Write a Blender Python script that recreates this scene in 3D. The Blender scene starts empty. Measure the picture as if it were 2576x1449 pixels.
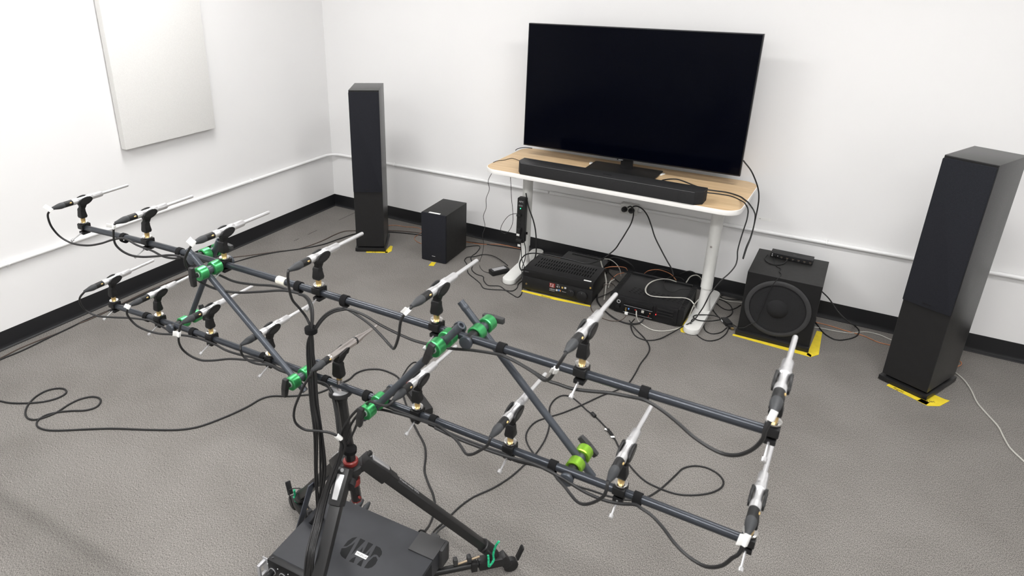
import bpy, bmesh, math, random
from mathutils import Vector, Matrix
random.seed(7)
S = bpy.context.scene
COL = S.collection
# ------------------------------------------------------------------ camera
cam = bpy.data.cameras.new('camera'); co = bpy.data.objects.new('camera', cam); COL.objects.link(co)
YAW, PIT, ROL = 0.559, -0.3852, -0.0015
cy_, sy_ = math.cos(YAW), math.sin(YAW)
Fv = Vector((-sy_*math.cos(PIT), cy_*math.cos(PIT), math.sin(PIT)))
Rt = Vector((cy_, sy_, 0)); Up = Rt.cross(Fv)
R2 = Rt*math.cos(ROL)+Up*math.sin(ROL); U2 = -Rt*math.sin(ROL)+Up*math.cos(ROL)
M = Matrix((R2, U2, -Fv)).transposed().to_4x4(); M.translation = Vector((3.4946, -3.9282, 1.8412))
co.matrix_world = M
cam.sensor_fit = 'HORIZONTAL'; cam.sensor_width = 36.0
cam.lens = 1688.148/2576*36.0
cam.shift_x = 174.42/2576; cam.shift_y = -134.745/2576
cam.clip_start = 0.02; cam.clip_end = 60
cam.dof.use_dof = True; cam.dof.focus_distance = 3.3; cam.dof.aperture_fstop = 7.0
S.camera = co
# ------------------------------------------------------------------ world, exposure
W = bpy.data.worlds.new('world'); S.world = W; W.use_nodes = True
W.node_tree.nodes['Background'].inputs[0].default_value = (1, 1, 1, 1)
W.node_tree.nodes['Background'].inputs[1].default_value = 0.0
S.view_settings.view_transform = 'Standard'; S.view_settings.look = 'None'
S.view_settings.gamma = 1.0; S.view_settings.use_curve_mapping = False
S.view_settings.exposure = 0.0
LAMP = 36.0            # radiance of the ceiling lamp diffusers
LAMP_COLOR = (1.0, 0.99, 0.983)
# ------------------------------------------------------------------ materials
def mat(name, col, rough=.5, metal=0., spec=.5, noise=None, bump=None, emit=None, coat=0.):
    m = bpy.data.materials.new(name); m.use_nodes = True
    nt = m.node_tree; b = nt.nodes['Principled BSDF']
    c = (col, col, col) if isinstance(col, (int, float)) else col
    b.inputs['Base Color'].default_value = (*c, 1)
    b.inputs['Roughness'].default_value = rough; b.inputs['Metallic'].default_value = metal
    b.inputs['Specular IOR Level'].default_value = spec
    if coat: b.inputs['Coat Weight'].default_value = coat; b.inputs['Coat Roughness'].default_value = .15
    if noise or bump: tc = nt.nodes.new('ShaderNodeTexCoord')
    if noise:      # (scale, amount, stretch)
        n = nt.nodes.new('ShaderNodeTexNoise'); n.inputs['Scale'].default_value = noise[0]; n.inputs['Detail'].default_value = 4
        mp = nt.nodes.new('ShaderNodeMapping'); mp.inputs['Scale'].default_value = noise[2] if len(noise) > 2 else (1, 1, 1)
        nt.links.new(tc.outputs['Object'], mp.inputs['Vector']); nt.links.new(mp.outputs['Vector'], n.inputs['Vector'])
        r = nt.nodes.new('ShaderNodeValToRGB'); a = noise[1]
        r.color_ramp.elements[0].position = .3; r.color_ramp.elements[1].position = .7
        r.color_ramp.elements[0].color = (*[v*(1-a) for v in c], 1); r.color_ramp.elements[1].color = (*[min(1, v*(1+a)) for v in c], 1)
        nt.links.new(n.outputs['Fac'], r.inputs['Fac']); nt.links.new(r.outputs['Color'], b.inputs['Base Color'])
    if bump:       # (scale, strength, stretch)
        n = nt.nodes.new('ShaderNodeTexNoise'); n.inputs['Scale'].default_value = bump[0]; n.inputs['Detail'].default_value = 3
        mp = nt.nodes.new('ShaderNodeMapping'); mp.inputs['Scale'].default_value = bump[2] if len(bump) > 2 else (1, 1, 1)
        nt.links.new(tc.outputs['Object'], mp.inputs['Vector']); nt.links.new(mp.outputs['Vector'], n.inputs['Vector'])
        bp = nt.nodes.new('ShaderNodeBump'); bp.inputs['Strength'].default_value = bump[1]; bp.inputs['Distance'].default_value = .002
        nt.links.new(n.outputs['Fac'], bp.inputs['Height']); nt.links.new(bp.outputs['Normal'], b.inputs['Normal'])
    if emit: b.inputs['Emission Color'].default_value = (*emit[0], 1); b.inputs['Emission Strength'].default_value = emit[1]
    return m
def carpet():
    m = bpy.data.materials.new('grey_loop_carpet'); m.use_nodes = True
    nt = m.node_tree; b = nt.nodes['Principled BSDF']; L = nt.links.new
    b.inputs['Roughness'].default_value = .97; b.inputs['Specular IOR Level'].default_value = .12
    tc = nt.nodes.new('ShaderNodeTexCoord')
    mp = nt.nodes.new('ShaderNodeMapping'); mp.inputs['Scale'].default_value = (1, .45, 1); mp.inputs['Rotation'].default_value = (0, 0, .05)
    L(tc.outputs['Object'], mp.inputs['Vector'])
    n1 = nt.nodes.new('ShaderNodeTexNoise'); n1.inputs['Scale'].default_value = 430; n1.inputs['Detail'].default_value = 2
    n2 = nt.nodes.new('ShaderNodeTexNoise'); n2.inputs['Scale'].default_value = 3.0; n2.inputs['Detail'].default_value = 5
    L(mp.outputs['Vector'], n1.inputs['Vector']); L(tc.outputs['Object'], n2.inputs['Vector'])
    r1 = nt.nodes.new('ShaderNodeValToRGB')
    e = r1.color_ramp.elements; e[0].position = .39; e[1].position = .61
    e[0].color = (.078, .0735, .0685, 1); e[1].color = (.312, .295, .274, 1)
    r2 = nt.nodes.new('ShaderNodeValToRGB')
    e = r2.color_ramp.elements; e[0].position = .3; e[1].position = .62
    e[0].color = (.86, .855, .85, 1); e[1].color = (1.02, 1.02, 1.02, 1)
    n3 = nt.nodes.new('ShaderNodeTexNoise'); n3.inputs['Scale'].default_value = 1000; n3.inputs['Detail'].default_value = 1
    L(mp.outputs['Vector'], n3.inputs['Vector'])
    av = nt.nodes.new('ShaderNodeMix'); av.data_type = 'FLOAT'; av.inputs[0].default_value = .45
    L(n1.outputs['Fac'], av.inputs[2]); L(n3.outputs['Fac'], av.inputs[3]); L(av.outputs[0], r1.inputs['Fac']); L(n2.outputs['Fac'], r2.inputs['Fac'])
    mx = nt.nodes.new('ShaderNodeMix'); mx.data_type = 'RGBA'; mx.blend_type = 'MULTIPLY'; mx.inputs[0].default_value = 1
    L(r1.outputs['Color'], mx.inputs[6]); L(r2.outputs['Color'], mx.inputs[7])
    # one long soft-edged streak of darker carpet colour, fading out along x
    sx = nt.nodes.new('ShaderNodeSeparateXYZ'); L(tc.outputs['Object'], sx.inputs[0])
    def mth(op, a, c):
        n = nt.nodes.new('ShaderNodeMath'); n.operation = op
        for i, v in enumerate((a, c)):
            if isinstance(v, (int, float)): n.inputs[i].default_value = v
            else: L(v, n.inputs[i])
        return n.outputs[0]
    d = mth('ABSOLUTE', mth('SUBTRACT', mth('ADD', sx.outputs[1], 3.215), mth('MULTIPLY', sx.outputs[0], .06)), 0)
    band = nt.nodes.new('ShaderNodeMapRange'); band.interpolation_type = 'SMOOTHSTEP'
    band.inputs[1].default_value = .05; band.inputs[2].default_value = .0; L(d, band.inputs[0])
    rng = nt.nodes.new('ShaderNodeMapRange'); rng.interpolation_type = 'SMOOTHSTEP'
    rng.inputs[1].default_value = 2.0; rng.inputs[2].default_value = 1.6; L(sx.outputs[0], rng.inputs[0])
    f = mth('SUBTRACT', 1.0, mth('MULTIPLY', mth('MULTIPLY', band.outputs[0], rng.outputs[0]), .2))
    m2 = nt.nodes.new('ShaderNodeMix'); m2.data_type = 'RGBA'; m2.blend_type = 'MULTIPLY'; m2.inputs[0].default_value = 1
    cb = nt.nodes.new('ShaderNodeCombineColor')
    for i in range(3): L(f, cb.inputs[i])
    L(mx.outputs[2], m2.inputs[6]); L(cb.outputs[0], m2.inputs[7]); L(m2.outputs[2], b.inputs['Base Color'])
    bp = nt.nodes.new('ShaderNodeBump'); bp.inputs['Strength'].default_value = .18; bp.inputs['Distance'].default_value = .0012
    L(n1.outputs['Fac'], bp.inputs['Height']); L(bp.outputs['Normal'], b.inputs['Normal'])
    return m
def oak():
    m = bpy.data.materials.new('oak_veneer'); m.use_nodes = True
    nt = m.node_tree; b = nt.nodes['Principled BSDF']; L = nt.links.new
    b.inputs['Roughness'].default_value = .45
    tc = nt.nodes.new('ShaderNodeTexCoord'); mp = nt.nodes.new('ShaderNodeMapping'); mp.inputs['Scale'].default_value = (1.2, 14, 1)
    L(tc.outputs['Object'], mp.inputs['Vector'])
    n = nt.nodes.new('ShaderNodeTexNoise'); n.inputs['Scale'].default_value = 3.5; n.inputs['Detail'].default_value = 6
    L(mp.outputs['Vector'], n.inputs['Vector'])
    mp2 = nt.nodes.new('ShaderNodeMapping'); mp2.inputs['Scale'].default_value = (.25, 9, 1)
    v = nt.nodes.new('ShaderNodeTexVoronoi'); v.voronoi_dimensions = '2D'; v.inputs['Scale'].default_value = 1
    L(tc.outputs['Object'], mp2.inputs['Vector']); L(mp2.outputs['Vector'], v.inputs['Vector'])
    r = nt.nodes.new('ShaderNodeValToRGB'); e = r.color_ramp.elements
    e[0].position = .3; e[0].color = (.60, .415, .228, 1); e[1].position = .7; e[1].color = (.74, .54, .322, 1)
    L(n.outputs['Fac'], r.inputs['Fac'])
    h = nt.nodes.new('ShaderNodeHueSaturation'); mr = nt.nodes.new('ShaderNodeMapRange'); mr.inputs[3].default_value = .9; mr.inputs[4].default_value = 1.04
    sp = nt.nodes.new('ShaderNodeSeparateColor'); L(v.outputs['Color'], sp.inputs[0]); L(sp.outputs[0], mr.inputs[0])
    L(mr.outputs[0], h.inputs['Value']); L(r.outputs['Color'], h.inputs['Color']); L(h.outputs['Color'], b.inputs['Base Color'])
    return m
def mesh_cloth(name, c0, c1, scale):
    m = mat(name, c0, .9, 0, .25)
    nt = m.node_tree; L = nt.links.new; b = nt.nodes['Principled BSDF']
    tc = nt.nodes.new('ShaderNodeTexCoord'); v = nt.nodes.new('ShaderNodeTexVoronoi'); v.inputs['Scale'].default_value = scale
    r = nt.nodes.new('ShaderNodeValToRGB'); r.color_ramp.elements[0].color = (*c0, 1); r.color_ramp.elements[1].color = (*c1, 1)
    r.color_ramp.elements[0].position = .2; r.color_ramp.elements[1].position = .6
    L(tc.outputs['Object'], v.inputs['Vector']); L(v.outputs['Distance'], r.inputs['Fac']); L(r.outputs['Color'], b.inputs['Base Color'])
    return m
MT = dict(
 wall=mat('white_wall_paint', (.845, .842, .84), .75, 0, .3, bump=(90, .06)),
 ceil=mat('ceiling_white', .86, .9, 0, .2, bump=(60, .2)),
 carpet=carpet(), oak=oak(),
 base=mat('black_rubber_base', (.010, .0105, .012), .42, 0, .45, bump=(30, .08)),
 basetoe=mat('rubber_toe', (.04, .04, .042), .55, 0, .4),
 pipe=mat('painted_pipe', (.85, .85, .85), .35, 0, .5),
 fabric=mat('offwhite_fabric', (.77, .765, .745), .95, 0, .15, noise=(350, .05), bump=(420, .25)),
 vinyl=mat('black_ash_vinyl', (.022, .0217, .0213), .33, 0, .55, noise=(40, .25, (8, 8, .8)), bump=(60, .22, (8, 8, .6))),
 matvinyl=mat('matt_black_vinyl', (.015, .0148, .0145), .52, 0, .4, noise=(40, .2), bump=(300, .1)),
 cloth=mesh_cloth('grille_cloth', (.006, .0065, .009), (.016, .017, .022), 650),
 black=mat('matt_black', (.007, .007, .0074), .5, 0, .35, noise=(25, .15)),
 satin=mat('satin_black', (.012, .012, .0125), .36, 0, .42, noise=(30, .12)),
 plastic=mat('black_plastic', (.014, .014, .0145), .45, 0, .4, noise=(30, .12)),
 rubber=mat('black_cable_rubber', (.014, .014, .0145), .5, 0, .4, noise=(20, .12)),
 greyrubber=mat('grey_boot_rubber', (.038, .040, .043), .55, 0, .35, noise=(60, .12)),
 metalblack=mat('black_case_steel', (.012, .012, .013), .42, .2, .42, noise=(14, .2)),
 mixer=mat('charcoal_powder_coat', (.030, .0315, .036), .52, .1, .4, noise=(9, .14), bump=(700, .1)),
 logo=mat('printed_black', (.006, .0063, .007), .55, 0, .2, noise=(30, .1)),
 screen=mat('tv_glass', (.0006, .001, .0036), .14, 0, .07),
 bezel=mat('dark_bezel', (.02, .02, .022), .3, .6, .5, noise=(30, .1)),
 soundbar=mesh_cloth('soundbar_mesh', (.010, .010, .0105), (.026, .026, .027), 700),
 sbtop=mat('soundbar_top', (.020, .020, .021), .45, 0, .5, noise=(60, .1)),
 white=mat('white_powder_coat', (.72, .72, .695), .38, 0, .5, noise=(20, .03)),
 edge=mat('white_edge_band', (.88, .87, .845), .35, 0, .5, noise=(20, .02)),
 grey=mat('light_grey_cable', (.47, .46, .42), .5, 0, .4, noise=(20, .08)),
 copper=mat('copper_speaker_wire', (.48, .20, .10), .4, .35, .5, noise=(40, .2)),
 brown=mat('brown_wire', (.075, .055, .045), .5, 0, .4, noise=(20, .1)),
 yellow=mat('yellow_tape', (.80, .62, .035), .55, 0, .35, noise=(25, .08), bump=(40, .3)),
 dullbrass=mat('dull_brass_rod', (.36, .28, .19), .45, .5, noise=(60, .1)),
 void=mat('dark_slot', .0015, .9, 0, .05),
 ink=mat('black_ink', (.02, .02, .02), .6),
 silver=mat('satin_silver', (.80, .80, .81), .3, .88, .5, noise=(60, .03)),
 nickel=mat('nickel_rose', (.64, .59, .565), .22, 1., .5, noise=(60, .04)),
 chrome=mat('bright_chrome', (.85, .84, .82), .14, 1.),
 brass=mat('brass', (.64, .46, .20), .36, .9, noise=(60, .08)),
 bar=mat('anodised_slate_tube', (.040, .045, .054), .3, .5, .5, noise=(8, .08, (1, 20, 20))),
 rod=mat('anodised_rod', (.062, .07, .083), .42, .45, .5, noise=(20, .08)),
 green=mat('green_anodised', (.060, .36, .12), .3, .72, .5, noise=(40, .06)),
 lime=mat('lime_anodised', (.25, .50, .04), .3, .7, .5, noise=(40, .06)),
 velcro=mat('black_velcro', (.008, .008, .0085), .95, 0, .2, bump=(900, .5)),
 label=mat('white_label', (.86, .86, .84), .5, 0, .4, noise=(30, .03)),
 cream=mat('cream_tape', (.68, .66, .58), .55, 0, .35, noise=(60, .1)),
 red=mat('red_plastic', (.21, .024, .020), .35, 0, .5, noise=(20, .1)),
 cord=mat('green_bungee', (.02, .42, .20), .7, 0, .3, noise=(160, .5)),
 ltgrey=mat('light_grey_metal', (.42, .42, .43), .4, .3, .5, noise=(20, .06)),
 darkgrey=mat('dark_grey_plastic', (.036, .036, .037), .55, 0, .4, noise=(20, .08)),
 slate=mat('slate_strap', (.075, .083, .10), .5, .1, .4, noise=(20, .1)),
 led=mat('red_light', (.5, .0, .0), .4, emit=((1, .02, .02), 6)),
 ledg=mat('green_light', (.0, .5, .1), .4, emit=((.02, 1, .25), 5)),
 display=mat('lit_display_red', (.5, .02, .04), .4, emit=((.75, .02, .05), .45)),
 print=mat('pale_print', (.62, .62, .62), .5),
 dimprint=mat('dim_print', (.16, .16, .165), .5),
 gold=mat('gold_print', (.62, .42, .12), .4, .3),
 blueprint=mat('blue_print', (.12, .3, .7), .5),
 lamp=mat('lamp_diffuser', .9, .6, emit=(LAMP_COLOR, LAMP)),
 bluegrey=mat('blue_tape', (.25, .28, .45), .6, noise=(20, .1)),
)
# ------------------------------------------------------------------ builders
INV = {}
class MB:
    def __init__(s): s.v = []; s.f = []
    def add(s, vs, fs):
        o = len(s.v); s.v += [Vector(p) for p in vs]; s.f += [[i+o for i in f] for f in fs]; return s
    def box(s, c, d, rz=0):
        hx, hy, hz = d[0]/2, d[1]/2, d[2]/2; cs, sn = math.cos(rz), math.sin(rz); vs = []
        for z in (-hz, hz):
            for x, y in ((-hx, -hy), (hx, -hy), (hx, hy), (-hx, hy)):
                vs.append((c[0]+x*cs-y*sn, c[1]+x*sn+y*cs, c[2]+z))
        return s.add(vs, [(3, 2, 1, 0), (4, 5, 6, 7), (0, 1, 5, 4), (1, 2, 6, 5), (2, 3, 7, 6), (3, 0, 4, 7)])
    def bb(s, a, b): return s.box([(a[i]+b[i])/2 for i in range(3)], [abs(b[i]-a[i]) for i in range(3)])
    def lathe(s, o, d, prof, n=16, caps=True):
        o = Vector(o); d = Vector(d).normalized()
        a = d.orthogonal().normalized(); b = d.cross(a); vs = []; fs = []
        for t, r in prof:
            for k in range(n):
                q = 2*math.pi*k/n; vs.append(o+d*t+(a*math.cos(q)+b*math.sin(q))*r)
        for i in range(len(prof)-1):
            for k in range(n):
                k2 = (k+1) % n; fs.append((i*n+k, i*n+k2, (i+1)*n+k2, (i+1)*n+k))
        if caps:
            fs.append(tuple(reversed(range(n)))); e = (len(prof)-1)*n; fs.append(tuple(range(e, e+n)))
        return s.add(vs, fs)
    def cyl(s, p0, p1, r, r2=None, n=16):
        p0 = Vector(p0); p1 = Vector(p1); L = (p1-p0).length
        return s.lathe(p0, p1-p0, [(0, r), (L, r if r2 is None else r2)], n)
    def prism(s, poly, fn0, fn1):
        n = len(poly); vs = [fn0(*p) for p in poly]+[fn1(*p) for p in poly]
        fs = [tuple(reversed(range(n))), tuple(range(n, 2*n))]+[(i, (i+1) % n, n+(i+1) % n, n+i) for i in range(n)]
        return s.add(vs, fs)
    def pz(s, poly, z0, z1): return s.prism(poly, lambda x, y: (x, y, z0), lambda x, y: (x, y, z1))
    def px(s, poly, x0, x1): return s.prism(poly, lambda y, z: (x0, y, z), lambda y, z: (x1, y, z))
    def py(s, poly, y0, y1): return s.prism(poly, lambda x, z: (x, y1, z), lambda x, z: (x, y0, z))
    def obox(s, p0, p1, w, h, up=(0, 0, 1), w2=None, h2=None):
        p0 = Vector(p0); p1 = Vector(p1); d = (p1-p0).normalized(); a = d.cross(Vector(up)).normalized(); b = a.cross(d)
        w2 = w if w2 is None else w2; h2 = h if h2 is None else h2; vs = []
        for p, ww, hh in ((p0, w, h), (p1, w2, h2)):
            for x, y in ((-1, -1), (1, -1), (1, 1), (-1, 1)): vs.append(p+a*x*ww/2+b*y*hh/2)
        return s.add(vs, [(0, 1, 2, 3), (7, 6, 5, 4), (1, 0, 4, 5), (2, 1, 5, 6), (3, 2, 6, 7), (0, 3, 7, 4)])
    def tube(s, pts, r, n=8, flat=1.0):
        pts = [Vector(p) for p in pts]; N = len(pts); vs = []; fs = []
        t0 = (pts[1]-pts[0]).normalized(); a = t0.orthogonal().normalized()
        if abs(t0.z) < .9: a = Vector((0, 0, 1)).cross(t0).normalized()
        for i, p in enumerate(pts):
            t = (pts[min(i+1, N-1)]-pts[max(i-1, 0)])
            if t.length < 1e-9: t = t0
            t.normalize(); a = (a-t*a.dot(t))
            a = a.normalized() if a.length > 1e-6 else t.orthogonal().normalized()
            b = t.cross(a)
            for k in range(n):
                q = 2*math.pi*k/n; vs.append(p+a*math.cos(q)*r+b*math.sin(q)*r*flat)
        for i in range(N-1):
            for k in range(n):
                k2 = (k+1) % n; fs.append((i*n+k, i*n+k2, (i+1)*n+k2, (i+1)*n+k))
        fs.append(tuple(reversed(range(n)))); fs.append(tuple(range((N-1)*n, N*n)))
        return s.add(vs, fs)
    def ell(s, c, r, n=14, m=8):
        vs = []; fs = []
        for i in range(m+1):
            th = math.pi*i/m
            for k in range(n):
                q = 2*math.pi*k/n
                vs.append((c[0]+r[0]*math.sin(th)*math.cos(q), c[1]+r[1]*math.sin(th)*math.sin(q), c[2]-r[2]*math.cos(th)))
        for i in range(m):
            for k in range(n):
                k2 = (k+1) % n; fs.append((i*n+k, i*n+k2, (i+1)*n+k2, (i+1)*n+k))
        return s.add(vs, fs)
    def build(s, name, material, parent=None, world=False, bevel=0, ang=38):
        vs = s.v
        if parent is not None and world:
            inv = INV[parent.name]; vs = [inv @ v for v in vs]
        o = None
        me = bpy.data.meshes.new(name)
        org = Vector((0, 0, 0))
        if parent is None and world:
            lo = [min(v[i] for v in vs) for i in range(3)]; hi = [max(v[i] for v in vs) for i in range(3)]
            org = Vector(((lo[0]+hi[0])/2, (lo[1]+hi[1])/2, lo[2])); vs = [v-org for v in vs]
        me.from_pydata([tuple(v) for v in vs], [], s.f)
        bm = bmesh.new(); bm.from_mesh(me)
        bmesh.ops.recalc_face_normals(bm, faces=bm.faces)
        if bevel:
            es = [e for e in bm.edges if len(e.link_faces) == 2 and e.calc_face_angle(0) > .6]
            bmesh.ops.bevel(bm, geom=es, offset=bevel, segments=2, affect='EDGES', profile=.6, clamp_overlap=True)
        bm.to_mesh(me); bm.free()
        me.polygons.foreach_set('use_smooth', [True]*len(me.polygons)); me.set_sharp_from_angle(angle=math.radians(ang))
        me.materials.append(MT[material] if isinstance(material, str) else material)
        o = bpy.data.objects.new(name, me); COL.objects.link(o); o.location = org
        if parent is not None: o.parent = parent
        return o
def tag(o, label=None, cat=None, group=None, kind=None):
    if label: o['label'] = label
    if cat: o['category'] = cat
    if group: o['group'] = group
    if kind: o['kind'] = kind
    return o
def thing(name, label, cat, loc, rz=0, group=None):
    o = bpy.data.objects.new(name, None); COL.objects.link(o); o.empty_display_size = .05
    o.location = loc; o.rotation_euler = (0, 0, rz)
    INV[o.name] = (Matrix.Translation(Vector(loc)) @ Matrix.Rotation(rz, 4, 'Z')).inverted()
    return tag(o, label, cat, group)
def dup(root, loc, rz, label, group=None):
    r = root.copy(); COL.objects.link(r); r.location = loc; r.rotation_euler = (0, 0, rz); r['label'] = label
    if group: r['group'] = group
    INV[r.name] = (Matrix.Translation(Vector(loc)) @ Matrix.Rotation(rz, 4, 'Z')).inverted()
    for ch in KIDS(root):
        c = ch.copy(); COL.objects.link(c); c.parent = r
        for g in KIDS(ch):
            d = g.copy(); COL.objects.link(d); d.parent = c
    return r
def KIDS(o): return [c for c in list(COL.objects) if c.parent == o]
def smooth_path(P, sub=5):
    P = [Vector(p) for p in P]; out = []
    Q = [P[0]*2-P[1]]+P+[P[-1]*2-P[-2]]
    for i in range(1, len(Q)-2):
        p0, p1, p2, p3 = Q[i-1:i+3]
        k = max(2, min(sub, int((p2-p1).length/.008)+1))
        # centripetal Catmull-Rom
        t0 = 0; t1 = t0+max((p1-p0).length, 1e-5)**.5; t2 = t1+max((p2-p1).length, 1e-5)**.5; t3 = t2+max((p3-p2).length, 1e-5)**.5
        for j in range(k):
            t = t1+(t2-t1)*j/k
            A1 = p0*((t1-t)/(t1-t0))+p1*((t-t0)/(t1-t0)); A2 = p1*((t2-t)/(t2-t1))+p2*((t-t1)/(t2-t1)); A3 = p2*((t3-t)/(t3-t2))+p3*((t-t2)/(t3-t2))
            B1 = A1*((t2-t)/(t2-t0))+A2*((t-t0)/(t2-t0)); B2 = A2*((t3-t)/(t3-t1))+A3*((t-t1)/(t3-t1))
            out.append(B1*((t2-t)/(t2-t1))+B2*((t-t1)/(t2-t1)))
    out.append(P[-1]); return out
def text(body, size, origin, xdir, ydir, material, parent, name='lettering', world=False, align='LEFT', depth=.0004, shear=0.):
    cu = bpy.data.curves.new('t', 'FONT'); cu.body = body; cu.size = size; cu.align_x = align; cu.extrude = depth/2; cu.shear = shear; cu.resolution_u = 3
    to = bpy.data.objects.new('t', cu); COL.objects.link(to)
    dg = bpy.context.evaluated_depsgraph_get(); dg.update()
    me0 = bpy.data.meshes.new_from_object(to.evaluated_get(dg))
    x = Vector(xdir).normalized(); y = Vector(ydir).normalized(); z = x.cross(y); o = Vector(origin)
    b = MB(); b.v = [o+x*v.co.x+y*v.co.y+z*(v.co.z+depth/2) for v in me0.vertices]; b.f = [list(p.vertices) for p in me0.polygons]
    bpy.data.objects.remove(to); bpy.data.curves.remove(cu); bpy.data.meshes.remove(me0)
    return b.build(name, material, parent, world=world)
def rrect(x0, y0, x1, y1, r, n=8):
    P = []
    for cx, cy, a in ((x1-r, y1-r, 0), (x0+r, y1-r, 90), (x0+r, y0+r, 180), (x1-r, y0+r, 270)):
        for k in range(n+1):
            q = math.radians(a+90*k/n); P.append((cx+r*math.cos(q), cy+r*math.sin(q)))
    return P
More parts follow.
